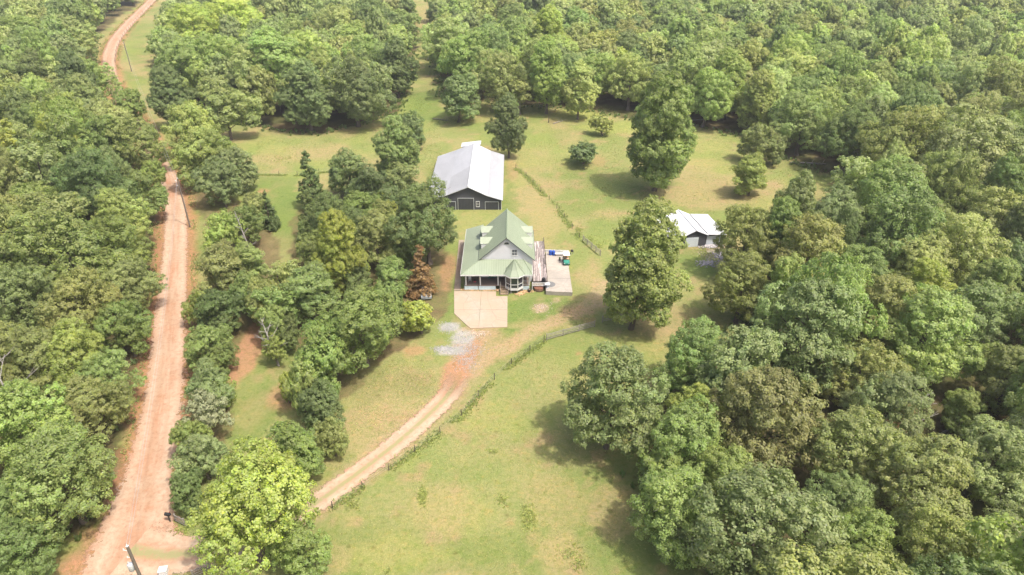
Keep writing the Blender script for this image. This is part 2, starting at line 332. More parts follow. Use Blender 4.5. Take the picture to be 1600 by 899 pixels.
def ground_colour(X, Y):
    n1 = vn1(X, Y, 22, 4); n2 = vn2(X, Y, 6, 4); n3 = vn3(X, Y, 2.2, 3); n4 = vn3(X + 40, Y, 11, 3)
    col = np.zeros(X.shape + (3,))
    t = sm(.35, .65, n1)[..., None]; col[:] = (1 - t) * np.array((.232, .262, .088)) + t * np.array((.31, .302, .125))
    def over(c, k): nonlocal col; k = np.clip(k, 0, 1)[..., None]; col = col * (1 - k) + np.array(c) * k
    over((.22, .27, .085), .6 * sm(.5, .7, n2)); over((.40, .31, .165), .7 * sm(.50, .72, n4)); over((.42, .28, .17), .5 * sm(.60, .78, n3))
    over((.27, .31, .09), .5 * sm(.55, .75, vn1(X + 90, Y + 30, 9, 3)))
    for P in GREENS: over(LUSH, .6 * inpoly(X + 1.2 * (n3 - .5) * 3, Y + 3 * (n2 - .5), P) * (.5 + n2 * .6))
    wood = np.zeros(X.shape, bool)
    for P in WOODS: wood |= inpoly(X + 5 * (n2 - .5), Y + 6 * (n3 - .5), P)
    over((.105, .075, .045), wood * (.9 - .35 * sm(.5, .7, n3))); over((.10, .12, .04), wood * .5 * sm(.5, .65, n2))
    for P in (GROVE, STRIP): over((.17, .125, .07), .75 * inpoly(X + 4 * (n2 - .5), Y + 4 * (n3 - .5), P) * (.5 + n3))
    for x, y, rx, ry, c, k in [b for b in blobs_w if b[4] != CLAY]:
        q = np.sqrt(((X - x) / rx) ** 2 + ((Y - y) / ry) ** 2) + (n2 - .5) * .7 + (n3 - .5) * .8
        over(c, k * (1 - sm(.65, 1.15, q)))
    dp = dist_line(X, Y, TRACK) + (n3 - .5) * 2.2 + (n2 - .5) * 1.2
    over((.43, .33, .20), .75 * (1 - sm(.8, 2.4, dp))); over((.46, .29, .18), .5 * (1 - sm(.2, 1.1, np.abs(dp - .9))) * sm(.35, .6, n2))
    dr = dist_line(X, Y, road_c) + (n3 - .5) * 1.6
    over((.42, .215, .125), .85 * (1 - sm(3.0, 5.0, dr)))
    dd = dist_line(X, Y, drive_c) + (n3 - .5) * 1.2
    over((.42, .30, .19), .6 * (1 - sm(1.7, 3.2, dd)))
    for x, y, rx, ry, c, k in [b for b in blobs_w if b[4] == CLAY]:
        q = np.sqrt(((X - x) / rx) ** 2 + ((Y - y) / ry) ** 2) + (n2 - .5) * .7 + (n3 - .5) * .8
        over(c, k * (1 - sm(.65, 1.15, q)))
    for x, y, rx, ry, c, k in [b for b in blobs_w if b[4] == GRAV]:
        q = np.sqrt(((X - x) / rx) ** 2 + ((Y - y) / ry) ** 2) + (n2 - .5) * .9 + (n3 - .5) * .9
        over(c, k * (1 - sm(.6, 1.1, q)))
    return col * .78
def make_ground():
    ys = [-40.0]
    while ys[-1] < 620: ys.append(ys[-1] + max(.62, (abs(ys[-1]) + 30) * .0062))
    while ys[-1] < 5200: ys.append(ys[-1] * 1.12)
    ys = np.array(ys); xs = np.sign(np.linspace(-1, 1, 461)) * (1.05 * np.abs(np.linspace(-1, 1, 461)) + .9 * np.abs(np.linspace(-1, 1, 461)) ** 6)
    X = xs[None, :] * (np.maximum(ys, 0) + 46)[:, None] ; Y = np.repeat(ys[:, None], len(xs), 1)
    Z = hgt(X, Y)
    V = np.stack([X, Y, Z], -1).reshape(-1, 3); nr, nc = X.shape
    i = np.arange(nr - 1)[:, None] * nc + np.arange(nc - 1)[None, :]
    F = np.stack([i, i + 1, i + nc + 1, i + nc], -1).reshape(-1, 4)
    s = NT("meadow_ground"); p = s.pos()
    at = s.n("ShaderNodeAttribute", attribute_name='gcol'); ft = s.noise(2.3, 5, .7, 0, p); fn = s.noise(9, 4, .7, .2, p); fl = s.noise(.55, 6, .7, 1.0, p)
    col = s.mix(s.ramp(ft, [(.34, (.6,) * 3), (.58, (0, 0, 0))]), at.outputs['Color'], s.mix(1.0, at.outputs['Color'], (.62, .78, .55), 'MULTIPLY'))
    f5 = s.noise(1.1, 6, .78, .3, p); f6 = s.noise(.9, 5, .7, .6, s.pos(1, 1.6, 1))
    col = s.mix(s.ramp(f5, [(.36, (.75,) * 3), (.50, (0, 0, 0))]), col, s.mix(1.0, col, (.70, .84, .56), 'MULTIPLY'))
    col = s.mix(s.ramp(f6, [(.54, (0, 0, 0)), (.68, (.6,) * 3)]), col, s.mix(1.0, col, (1.28, 1.04, .92), 'MULTIPLY'))
    vs_ = s.n("ShaderNodeTexVoronoi"); vs_.inputs['Scale'].default_value = .42; s.l(p, vs_.inputs['Vector'])
    col = s.mix(s.ramp(vs_.outputs['Distance'], [(.06, (.55,) * 3), (.16, (0, 0, 0))]), col, s.mix(1.0, col, (.55, .5, .42), 'MULTIPLY'))
    col = s.mix(s.ramp(fl, [(.5, (0, 0, 0)), (.66, (.6,) * 3)]), col, s.mix(1.0, col, (1.22, 1.10, 1.05), 'MULTIPLY'))
    col = s.mix(s.ramp(fn, [(.33, (.6,) * 3), (.5, (0, 0, 0))]), col, s.mix(1.0, col, (.68, .72, .6), 'MULTIPLY'))
    col = s.mix(s.ramp(fn, [(.56, (0, 0, 0)), (.72, (.5,) * 3)]), col, s.mix(1.0, col, (1.3, 1.25, 1.2), 'MULTIPLY'))
    m = s.out(col, .95, 0, s.math('ADD', ft, fn), .8, .12, .1)
    me = quads_mesh("ground", V, F, m, smooth=True)
    gc = ground_colour(X, Y).reshape(-1, 3); a = me.attributes.new('gcol', 'FLOAT_COLOR', 'POINT')
    a.data.foreach_set('color', np.concatenate([gc, np.ones((len(gc), 1))], 1).astype(np.float32).ravel())
    return tag(mesh_obj("ground", me), "rolling grass and clay ground under fields and woods", None, None, 'structure')
make_ground()

def strip_road(name, L, hw, mat, lift, label, nx=9):
    T = np.gradient(L, axis=0); T /= np.linalg.norm(T, axis=1)[:, None]; N = np.stack([-T[:, 1], T[:, 0]], 1)
    s_ = np.concatenate([[0], np.cumsum(np.linalg.norm(np.diff(L, axis=0), axis=1))])
    us = np.linspace(-1, 1, nx); X = L[:, 0][:, None] + N[:, 0][:, None] * us * hw[:, None]; Y = L[:, 1][:, None] + N[:, 1][:, None] * us * hw[:, None]
    V = np.stack([X, Y, hgt(X, Y) + lift + .05 * (1 - us ** 2)], -1).reshape(-1, 3); nr, nc = X.shape
    i = np.arange(nr - 1)[:, None] * nc + np.arange(nc - 1)[None, :]
    F = np.stack([i, i + 1, i + nc + 1, i + nc], -1).reshape(-1, 4)
    me = quads_mesh(name, V, F, mat, smooth=True)
    uv = np.stack([np.repeat(us[None], nr, 0), np.repeat(s_[:, None] / 10, nc, 1), np.repeat(hw[:, None], nc, 1)], -1).reshape(-1, 3)
    a = me.attributes.new('lane', 'FLOAT_VECTOR', 'POINT'); a.data.foreach_set('vector', uv.astype(np.float32).ravel())
    return tag(mesh_obj(name, me), label, None, None, 'structure')
def road_mat(name, base, clay, pale, centre=None, end=1e5):
    s = NT(name); p = s.pos(); at = s.n("ShaderNodeAttribute", attribute_name='lane'); sp = s.n("ShaderNodeSeparateXYZ"); s.l(at.outputs['Vector'], sp.inputs[0])
    mp = s.n("ShaderNodeMapping"); mp.inputs['Scale'].default_value = (1.9, .45, 1); s.l(at.outputs['Vector'], mp.inputs[0])
    streak = s.noise(2.2, 5, .65, .3, mp.outputs[0]); n1 = s.noise(.16, 5, .65, .6, p); n2 = s.noise(1.6, 5, .7, .3, p); n3 = s.noise(11, 3, .6, 0, p)
    col = s.mix(s.ramp(n1, [(.42, (0, 0, 0)), (.62, (.8,) * 3)]), base, clay)
    col = s.mix(s.ramp(streak, [(.45, (0, 0, 0)), (.68, (.75,) * 3)]), col, pale)
    au = s.math('ABSOLUTE', sp.outputs[0])
    tr = s.math('SUBTRACT', 1.0, s.math('MULTIPLY', s.math('ABSOLUTE', s.math('SUBTRACT', au, .48)), 3.4), True)   # the two wheel tracks
    col = s.mix(s.math('MULTIPLY', tr, .6), col, lerp3(pale, 1.06))
    col = s.mix(s.ramp(n2, [(.3, (.6,) * 3), (.54, (0, 0, 0))]), col, lerp3(clay, .72))
    col = s.mix(s.ramp(s.noise(.5, 6, .75, 1.2, p), [(.54, (0, 0, 0)), (.70, (.6,) * 3)]), col, lerp3(clay, 1.05))
    col = s.mix(s.ramp(n3, [(.6, (0, 0, 0)), (.75, (.4,) * 3)]), col, lerp3(pale, 1.15))
    if centre is not None:
        ce = s.math('SUBTRACT', 1.0, s.math('MULTIPLY', au, 4.4), True); ce = s.math('MULTIPLY', ce, s.math('MULTIPLY', s.ramp(n2, [(.34, (0, 0, 0)), (.5, (1,) * 3)]), 1.6), True)
        fade = s.math('SUBTRACT', 1.0, s.math('MULTIPLY', s.math('SUBTRACT', sp.outputs[1], 6.6), 1.2), True)
        col = s.mix(s.math('MULTIPLY', s.math('MULTIPLY', ce, .95), fade), col, centre)
    edge = s.math('SUBTRACT', s.math('MULTIPLY', s.math('SUBTRACT', 1.0, au), 5.0), s.math('MULTIPLY', s.math('SUBTRACT', n2, .30), 5.5))
    edge = s.ramp(edge, [(0, (0, 0, 0)), (.35, (1,) * 3)])
    edge = s.math('MULTIPLY', edge, s.math('SUBTRACT', 1.0, s.math('MULTIPLY', s.math('SUBTRACT', s.math('ADD', sp.outputs[1], s.math('MULTIPLY', n2, .5)), end), 1.6), True))
    s.out(col, .95, 0, n2, .5, .06, .1)
    tp = s.n("ShaderNodeBsdfTransparent"); mx = s.n("ShaderNodeMixShader"); s.l(edge, mx.inputs[0]); s.l(tp.outputs[0], mx.inputs[1]); s.l(s.b.outputs[0], mx.inputs[2]); s.l(mx.outputs[0], s.o.inputs[0])
    return s.m
DRIVE_END = float(np.sum(np.linalg.norm(np.diff(drive_c, axis=0), axis=1))) / 10 - 1.45
m_road = road_mat("red_dirt_road", (.335, .228, .155), (.335, .175, .105), (.41, .315, .235))
m_drive = road_mat("dirt_drive", (.335, .25, .175), (.37, .195, .12), (.40, .32, .235), (.24, .225, .11), end=DRIVE_END)
hw = np.interp(road_c[:, 1], [0, 52, 60, 75, 125, 200, 400], [7.5, 5.6, 3.9, 3.35, 2.9, 2.9, 3.4])
strip_road("dirt_road", road_c, hw, m_road, .035, "long straight red dirt road along the left wood")
sd_ = np.concatenate([[0], np.cumsum(np.linalg.norm(np.diff(drive_c, axis=0), axis=1))]); sd_ /= sd_[-1]
strip_road("driveway", drive_c, np.interp(sd_, [0, .12, .25, .75, .9, 1], [4.5, 3.2, 2.0, 2.1, 3.2, 3.6]), m_drive, .09, "two-track dirt drive curving from the road up to the farmhouse")

# ------------------------------------------------------------------ farmhouse
def thick_roof(pts, t=.12): return MB().slab(pts, t)
def gbox(parent, name, mat, *a): return B(*a).build(name, mat, parent)
def window(parent, x, y, z, w_, h, face='front', sash=True):
    """frame proud of the wall, pane and mullions set in it; face: front (-y), left (-x), right (+x)"""
    def tf(mb):
        if face == 'front': M4 = Matrix.Translation((x, y, z))
        elif face == 'left': M4 = Matrix.Translation((x, y, z)) @ Matrix.Rotation(R(-90), 4, 'Z')
        else: M4 = Matrix.Translation((x, y, z)) @ Matrix.Rotation(R(90), 4, 'Z')
        mb.v = [tuple(M4 @ Vector(v)) for v in mb.v]; return mb
    a, b, f = w_ / 2, h / 2, .1
    fr = MB().box(-a - f, a + f, -.07, .02, b, b + f).box(-a - f, a + f, -.09, .02, -b - f, -b).box(-a - f, -a, -.07, .02, -b, b).box(a, a + f, -.07, .02, -b, b)
    if sash: fr.box(-a, a, -.05, .015, -.03, .03).box(-.02, .02, -.045, .012, .03, b).box(-.02, .02, -.045, .012, -b, -.03)
    o = tf(fr).build('window', M['white'], parent)
    tf(MB().box(-a, a, -.02, .01, -b, b)).build('pane', M['glass'], o)
    return o
house = thing("farmhouse", "white two-storey farmhouse with pale green metal roof and wraparound porch", "house", (-.95, 112.5, 0))
hx, hy = -.95, 112.5
XL, XR, YF, YB = -4.6, 4.6, -5.6, 5.9           # main block walls, local
FL = .95                                        # porch floor height
ZE, ZR, RX = 4.55, 9.0, 5.05                    # gable eave height, ridge, half width of the roof
gz = lambda x: ZR - (ZR - ZE) * abs(x) / RX
wl = MB().poly_y([(XL, 0.05), (XR, 0.05), (XR, gz(XR) - .14), (0, ZR - .14), (XL, gz(XL) - .14)], YF, YB); wl.build("wall", M['siding'], house)
# clapboard courses on the gable front, joined: each is about a pixel high
cb = MB()
z = 4.9
while z < 8.6:
    xx = min(XR, (ZR - .2 - z) / (ZR - ZE) * RX - .05); cb.box(-xx, xx, YF - .022, YF - .002, z, z + .03); z += .2
tag(cb.build("clapboard", M['siding'], house), kind='stuff')
RYF, RYB = -5.95, 6.4
for sgn in (-1, 1):
    r = thick_roof([(0, RYF, ZR), (sgn * RX, RYF, ZE), (sgn * RX, RYB, ZE), (0, RYB, ZR)] if sgn > 0 else [(0, RYB, ZR), (-RX, RYB, ZE), (-RX, RYF, ZE), (0, RYF, ZR)]).build("roof", M['green_roof'], house)
rb = MB()
for sgn in (-1, 1):
    y = RYF + .2
    while y < RYB:
        rb.add([(0, y - .02, ZR + .002), (0, y + .02, ZR + .002), (sgn * RX, y + .02, ZE + .002), (sgn * RX, y - .02, ZE + .002), (0, y, ZR + .045), (sgn * RX, y, ZE + .045)], [(0, 4, 5, 3), (1, 2, 5, 4), (0, 1, 4), (3, 5, 2)]); y += .42
tag(rb.build("roof_seam", M['green_rib'], house), kind='stuff')
MB().bar((0, RYF, ZR + .03), (0, RYB, ZR + .03), .10, 6).build("ridge_cap", M['green_rib'], house)
fa = MB()
for sgn in (-1, 1):
    for yy in (RYF - .03, RYB + .01):
        fa.add([(0, yy, ZR - .02), (sgn * RX, yy, ZE - .02), (sgn * RX, yy, ZE - .15), (0, yy, ZR - .15), (0, yy + .05, ZR - .02), (sgn * RX, yy + .05, ZE - .02), (sgn * RX, yy + .05, ZE - .15), (0, yy + .05, ZR - .15)],
               [(0, 1, 2, 3), (4, 7, 6, 5), (0, 4, 5, 1), (3, 2, 6, 7), (0, 3, 7, 4), (1, 5, 6, 2)])
    fa.box(min(sgn * RX, sgn * (RX + .06)), max(sgn * RX, sgn * (RX + .06)), RYF, RYB, ZE - .22, ZE - .04)
fa.build("fascia", M['charcoal'], house)
# arched attic window and the square sash window
arc = MB(); n = 10; pts = [(.44 * math.cos(math.pi * i / n), 7.6 + .44 * math.sin(math.pi * i / n)) for i in range(n + 1)]
aw = MB().poly_y([(p[0] * 1.35, 7.6 + (p[1] - 7.6) * 1.35 - .05) for p in pts], YF - .07, YF - .01).build("arched_window", M['white'], house)
MB().poly_y(pts, YF - .09, YF - .071).build("pane", M['glass'], aw)
window(house, 1.38, YF, 5.95, .85, 1.1)
# dormers: two on each slope, low gables with their ridges running out to the eaves
for sgn in (-1, 1):
    for yc in (-1.05, 3.55):
        hw_, zt = 1.25, 6.78; xf = 4.62
        zb = gz(xf); xr = (ZR - zt) / (ZR - ZE) * RX; ze = 6.02; xe = (ZR - ze) / (ZR - ZE) * RX
        d = MB().add([(sgn * xf, yc - hw_ + .1, zb), (sgn * xf, yc + hw_ - .1, zb), (sgn * xf, yc + hw_ - .1, ze), (sgn * xf, yc, zt - .12), (sgn * xf, yc - hw_ + .1, ze),
                      (sgn * xe, yc - hw_ + .1, ze - .02), (sgn * xe, yc + hw_ - .1, ze - .02), (sgn * xr, yc, zt - .14)], [(0, 1, 2, 3, 4), (0, 4, 5), (1, 6, 2), (4, 3, 7, 5), (2, 6, 7, 3)]).build("dormer", M['white'], house)
        xo = xf + .2
        for s2 in (-1, 1):
            MB().slab([(sgn * xo, yc, zt), (sgn * xo, yc + s2 * (hw_ - .05), ze - .04), (sgn * (xe + .05), yc + s2 * (hw_ - .05), ze - .04), (sgn * (xr - .05), yc, zt)], .07).build("dormer_roof", M['green_roof'], dormer if False else d)
        window(d, sgn * (xf + .01), yc, zb + .5, .5, .55, 'right' if sgn > 0 else 'left')
# porch roof: front slope, left slope, hips at both front corners
PL, PR, PF, PB = -8.0, 4.5, -9.25, 9.0; PE, PT = 3.5, 4.62     # local x / y limits of the eaves, heights
TL, TR, TF = -4.62, 2.95, -5.62
MB().slab([(PL, PF, PE), (PR, PF, PE), (TR, TF, PT), (TL, TF, PT)], .1).build("porch_roof", M['green_roof'], house)
MB().slab([(PL, PF, PE + .002), (TL, TF, PT + .002), (TL, YB - .1, PT + .002), (TL, PB, PT - .12), (PL, PB, PE + .002)], .1).build("porch_roof", M['green_roof'], house)
MB().slab([(PR, PF, PE + .003), (PR + .02, TF + .3, PE + .003), (TR + .0, TF, PT + .003)], .1).build("porch_roof", M['green_roof'], house)
pr = MB(); x = PL + .3
while x < PR:
    t1 = min(1, (x - PL) / (TL - PL)) if x < TL else (1 if x < TR else (PR - x) / (PR - TR))
    pr.bar((x, PF, PE + .02), (x, PF + (TF - PF) * t1, PE + (PT - PE) * t1 + .02), .018, 3, cap=False); x += .42
y = PF + .3
while y < PB:
    t1 = min(1, (y - PF) / (TF - PF)); pr.bar((PL, y, PE + .02), (PL + (TL - PL) * t1, y, PE + (PT - PE) * t1 + .02), .018, 3, cap=False); y += .42
tag(pr.build("porch_roof_seam", M['green_rib'], house), kind='stuff')
MB().bar((PL, PF, PE + .03), (TL, TF, PT + .03), .06, 6).build("hip_cap", M['green_rib'], house)
MB().bar((PR, PF, PE + .03), (TR, TF, PT + .03), .06, 6).build("hip_cap", M['green_rib'], house)
MB().box(PL - .04, PR + .04, PF - .06, PF - .003, PE - .24, PE - .02).box(PL - .06, PL - .003, PF - .06, PB, PE - .24, PE - .02).box(PR + .022, PR + .08, PF, TF + .3, PE - .24, PE - .02).build("gutter", M['white'], house)
# porch floor, ceiling beam, posts, skirting, railing
gbox(house, "porch_floor", M['porch_floor'], PL + .55, PR - .5, PF + .75, TF - .0, FL - .14, FL)
gbox(house, "porch_floor", M['porch_floor'], PL + .552, TL - .02, TF + .01, PB - .4, FL - .142, FL - .002)
gbox(house, "porch_beam", M['white'], PL + .5, PR - .42, PF + .72, PF + .95, PE - .45, PE - .13)
for px in (727.6, 750.2, 778.2): 
    x = U(px, 430, 2, False)[0] * (PF + .83 + hy) / U(px, 430, 2, False)[1] - hx
    gbox(house, "post", M['white'], x - .11, x + .11, PF + .73, PF + .94, FL, PE - .46)
gbox(house, "post", M['white'], PR - .62, PR - .42, PF + .73, PF + .94, FL, PE - .46)
for yy in (-5.0, -1.5, 2.0, 5.5, 8.4): gbox(house, "post", M['white'], PL + .58, PL + .78, yy - .1, yy + .1, FL, PE - .2)
for x0, x1 in ((PL + .56, -5.05), (-4.95, -1.95), (1.9, PR - .5)):
    gbox(house, "skirting", M['lattice'], x0, x1, PF + .72, PF + .76, .06, FL - .16)
for yy in range(5): gbox(house, "skirting", M['lattice'], PL + .52, PL + .56, PF + .8 + yy * 3.4, PF + 4.1 + yy * 3.4, .06, FL - .16)
def rail(parent, a, b, z, h=.85, mat=None, name="railing", step=.28):
    a = Vector(a); b = Vector(b); L = (b - a).length; m = MB()
    for zz in (z + .12, z + h): m.bar((a.x, a.y, zz), (b.x, b.y, zz), .03, 4)
    k = max(2, int(L / step))
    for i in range(k + 1): p = a.lerp(b, i / k); m.bar((p.x, p.y, z + .12), (p.x, p.y, z + h), .014, 4, cap=False)
    return m.build(name, mat or M['white'], parent)
rail(house, (PR - .55, PF + .9, 0), (PR - .55, TF, 0), FL)
rail(house, (1.95, PF + .84, 0), (PR - .6, PF + .84, 0), FL)
# front door, windows, siding under the porch
dr = gbox(house, "door", M['brown'], -2.95, -2.0, YF - .06, YF - .01, FL, FL + 2.05); MB().lathe((-2.1, YF - .1, FL + 1), [(.001, 0), (.04, .02), (.04, .06), (.001, .08)], 8).build("handle", M['steel'], dr)
for x in (-3.9, -.4): window(house, x, YF, FL + 1.35, .9, 1.3)
for yy in (-3, 0.5, 4): window(house, XL, yy, FL + 1.35, .9, 1.3, 'left'); window(house, XR, yy, FL + 1.35, .9, 1.3, 'right')
# steps
st = thing("porch_steps", "brown wooden steps from the concrete pad up to the front porch", "steps", (-1.35, 103.95, 0))
for i in range(5): gbox(st, "tread", M['tread'], -.68, .68, -1.75 + i * .37, -1.75 + i * .37 + .33, .13 + .16 * i, .18 + .16 * i)
for sx in (-.72, .68): MB().poly_y([(sx, 0), (sx + .04, 0), (sx + .04, .1), (sx, .1)], -1.8, .1).add([(sx, -1.8, .02), (sx + .04, -1.8, .02), (sx + .04, .1, .02), (sx, .1, .02), (sx, -1.8, .2), (sx + .04, -1.8, .2), (sx + .04, .1, .98), (sx, .1, .98)], [(0, 1, 2, 3), (4, 7, 6, 5), (0, 4, 5, 1), (1, 5, 6, 2), (2, 6, 7, 3), (3, 7, 4, 0)]).build("stringer", M['tread'], st)
for sx in (-.72, .72): MB().bar((sx, -1.7, 1.0), (sx, 0, 1.8), .035).bar((sx, -1.7, 0.02), (sx, -1.7, 1.05), .045).bar((sx, 0, .9), (sx, 0, 1.85), .045).build("handrail", M['wood_grey'], st)
# octagonal porch turret
tx, ty = 1.35, PF + .15 + .75
def octo(r, z, c=(tx, ty)): return [(c[0] + r * math.cos(R(22.5 + 45 * i)), c[1] + r * math.sin(R(22.5 + 45 * i)), z) for i in range(8)]
tz = 3.52; apex = (tx, ty + .0, 6.15)
tr_ = MB(); o1 = octo(2.0, tz); o2 = octo(1.15, tz + .95)
tr_.add(o1 + o2 + [apex] + octo(1.96, tz - .08), [(i, (i + 1) % 8, 8 + (i + 1) % 8, 8 + i) for i in range(8)] + [(8 + i, 8 + (i + 1) % 8, 16) for i in range(8)] + [(17 + i, 17 + (i + 1) % 8, (i + 1) % 8, i) for i in range(8)] + [tuple(range(24, 16, -1))])
tr_.build("turret_roof", M['green_roof'], house)
hc = MB()
for i in range(8): hc.bar(o1[i], o2[i], .035, 4).bar(o2[i], apex, .035, 4)
hc.build("turret_hip_cap", M['green_rib'], house)
MB().lathe((apex[0], apex[1], apex[2] - .08), [(.08, 0), (.05, .2), (.09, .28), (.02, .5)], 8).build("finial", M['white'], house)
og = octo(1.99, 0); gm = MB()
for i in range(8):
    a = og[i]; b = og[(i + 1) % 8]; gm.bar((a[0], a[1], tz - .13), (b[0], b[1], tz - .13), .07)
gm.build("turret_gutter", M['white'], house)
ow = octo(1.62, 0)
fl = MB().prism([(p[0], p[1]) for p in octo(1.72, 0)], FL - .25, FL + .02); fl.build("turret_floor", M['white'], house)
for i in range(8): gbox(house, "turret_post", M['white'], ow[i][0] - .075, ow[i][0] + .075, ow[i][1] - .075, ow[i][1] + .075, FL + .02, tz - .16)
for i in range(3, 8):
    a = Vector(ow[i % 8]); b = Vector(ow[(i + 1) % 8]); m = MB()
    for zz in (FL + .12, FL + .85, tz - .3): o = MB().bar((a.x, a.y, zz), (b.x, b.y, zz), .035).build("turret_rail", M['white'], house)
    nrm = Vector(((a + b) / 2 - Vector((tx, ty, 0)))).normalized()
    a2 = a - nrm * .05; b2 = b - nrm * .05
    MB().add([(a2.x, a2.y, FL + .14), (b2.x, b2.y, FL + .14), (b2.x, b2.y, tz - .3), (a2.x, a2.y, tz - .3)] + [(p.x, p.y, z) for p, z in ((a2 - nrm * .02, FL + .14), (b2 - nrm * .02, FL + .14), (b2 - nrm * .02, tz - .3), (a2 - nrm * .02, tz - .3))],
             [(0, 1, 2, 3), (7, 6, 5, 4), (0, 4, 5, 1), (2, 6, 7, 3), (1, 5, 6, 2), (0, 3, 7, 4)]).build("pane", M['glass'], o)
for i in range(4, 8):
    p = octo(1.5, 0)[i]; gbox(house, "pier", M['wood_grey'], p[0] - .1, p[0] + .1, p[1] - .1, p[1] + .1, 0, FL - .26)
gbox(house, "turret_shade_block", M['dark'], tx - .9, tx + .9, ty - .6, ty + 1, .05, FL - .3)  # solid dark block added as painted shade beneath the raised turret floor
# furniture on the porch
ch = thing("porch_chair", "white chair on the left end of the shaded front porch", "chair", (-7.5, 105.3, FL))
gbox(ch, "seat", M['white'], -.25, .25, -.25, .25, .4, .46); gbox(ch, "backrest", M['white'], -.25, .25, .2, .25, .46, 1.0)
for sx in (-.22, .2):
    for sy in (-.24, .21): gbox(ch, "leg", M['white'], sx, sx + .04, sy, sy + .04, 0, .4)
ch = thing("porch_bench", "dark green bench against the wall between the porch posts", "bench", (-3.3, 106.35, FL))
gbox(ch, "seat", M['cart_green'], -.9, .9, -.3, .2, .42, .48); gbox(ch, "backrest", M['cart_green'], -.9, .9, .2, .26, .48, 1.0)
for sx in (-.86, .8): gbox(ch, "leg", M['cart_green'], sx, sx + .06, -.28, -.2, 0, .42); gbox(ch, "leg", M['cart_green'], sx, sx + .06, .12, .2, 0, .42)
bx_ = thing("storage_box", "red crate beside the white chair on the front porch", "crate", (-6.6, 105.2, FL))
MB().box(-.22, .22, -.2, .2, 0, .3).build("box", worn("faded_red_plastic", (.42, .09, .1), .2), bx_); gbox(bx_, "lid", M['rubber'], -.23, .23, -.21, .21, .3, .34)

# concrete pad, left walk
def slab_px(name, px, z1, mat, label, cat=None, joints=()):
    P = [U(a, b, z1, False)[:2] for a, b in px]
    return P
pad = thing("concrete_pad", "tan concrete parking pad in front of the farmhouse porch", "parking pad", (-5.2, 97, 0))
P = [U(a, b, .1)[:2] for a, b in [(709.6, 455), (775, 455.5), (775, 463), (793, 463), (792.6, 511), (735, 513), (728, 507), (709.8, 490)]]
xs_ = [-11, -5.4, 0.5]; ys_ = [90, 97.3, 105]
def clip(P, f):
    out = []
    for i in range(len(P)):
        a, b = P[i], P[(i + 1) % len(P)]; fa_, fb = f(a), f(b)
        if fa_ >= 0: out.append(a)
        if fa_ * fb < 0: t = fa_ / (fa_ - fb); out.append((a[0] + (b[0] - a[0]) * t, a[1] + (b[1] - a[1]) * t))
    return out
for i in range(2):
    for j in range(2):
        q = clip(clip(clip(clip(P, lambda p: p[0] - xs_[i] - .02), lambda p: xs_[i + 1] - .02 - p[0]), lambda p: p[1] - ys_[j] - .02), lambda p: ys_[j + 1] - .02 - p[1])
        if len(q) > 2: MB().prism([(p[0] + 5.2, p[1] - 97) for p in q], -.05, .1).build("slab", M['pad'], pad)
wk = thing("side_walk", "narrow concrete walk running back along the left of the farmhouse", "walkway", (-10, 114, 0))
W4 = [U(a, b, .1)[:2] for a, b in [(709.4, 454), (713.5, 412), (717, 375), (725, 375), (722, 412), (719.5, 454)]]
y0 = W4[0][1] + .03
for k in range(7):
    ya, yb = y0 + k * 2.9, y0 + (k + 1) * 2.9 - .04
    q = clip(clip(W4, lambda p: p[1] - ya), lambda p: yb - p[1])
    if len(q) > 2: MB().prism([(p[0] + 10, p[1] - 114) for p in q], -.05, .1).build("slab", M['walk'], wk)
# patio terrace
PZ = .75
patio = thing("concrete_patio", "raised pale concrete patio to the right of the weathered deck", "patio", (8.5, 111, 0))
Pp = [U(a, b, PZ)[:2] for a, b in [(853, 392), (888, 394), (889, 420), (894.5, 457), (869, 456), (853, 455)]]
Pb = [(p[0] - 8.5, p[1] - 111) for p in Pp]
for j, (ya, yb) in enumerate(((-12, -4.2), (-4.16, 1.2), (1.24, 12))):
    q = clip(clip(Pb, lambda p: p[1] - ya), lambda p: yb - p[1]); MB().prism(q, 0, PZ).build("slab", M['patio'], patio)
# deck
DZ = 1.0
deck = thing("wooden_deck", "weathered grey plank deck along the right side of the farmhouse", "deck", (5.0, 113, 0))
dx0, dx1, dy0, dy1 = 3.75 - 5, 6.3 - 5, 105.4 - 113, 121.2 - 113
npl = 17; pw = (dx1 - dx0) / npl; pm = B(-pw / 2 + .008, pw / 2 - .008, 0, 3.9, -.04, 0).mesh("plank", M['plank'])
for i in range(npl):
    for j in range(5):
        ya = dy0 + j * 3.95 - (i * 1.37 % 3.2); la = 3.9
        yb = min(dy1, ya + la); ya = max(dy0, ya)
        if yb - ya < .4: continue
        o = mesh_obj("plank", pm, deck); o.location = (dx0 + pw * (i + .5), ya, DZ + random.uniform(-.004, .004)); o.scale = (1, (yb - ya) / 3.9, 1)
        k = random.choice((.5, .65, .8, 1.0, 1.25, 1.7)) ; o.color = (k, k * .97, k * .96, 1)
jm = MB().box(dx0, dx1, dy0 - .04, dy0 - .005, DZ - .24, DZ - .01).box(dx1 + .005, dx1 + .04, dy0, dy1, DZ - .24, DZ - .01); jm.build("rim_board", M['post_dark'], deck)
jm = MB()
for k in range(9): jm.box(dx0, dx1, dy0 + .3 + k * 1.9, dy0 + .36 + k * 1.9, DZ - .2, DZ - .045)
jm.build("joist", M['post_dark'], deck)
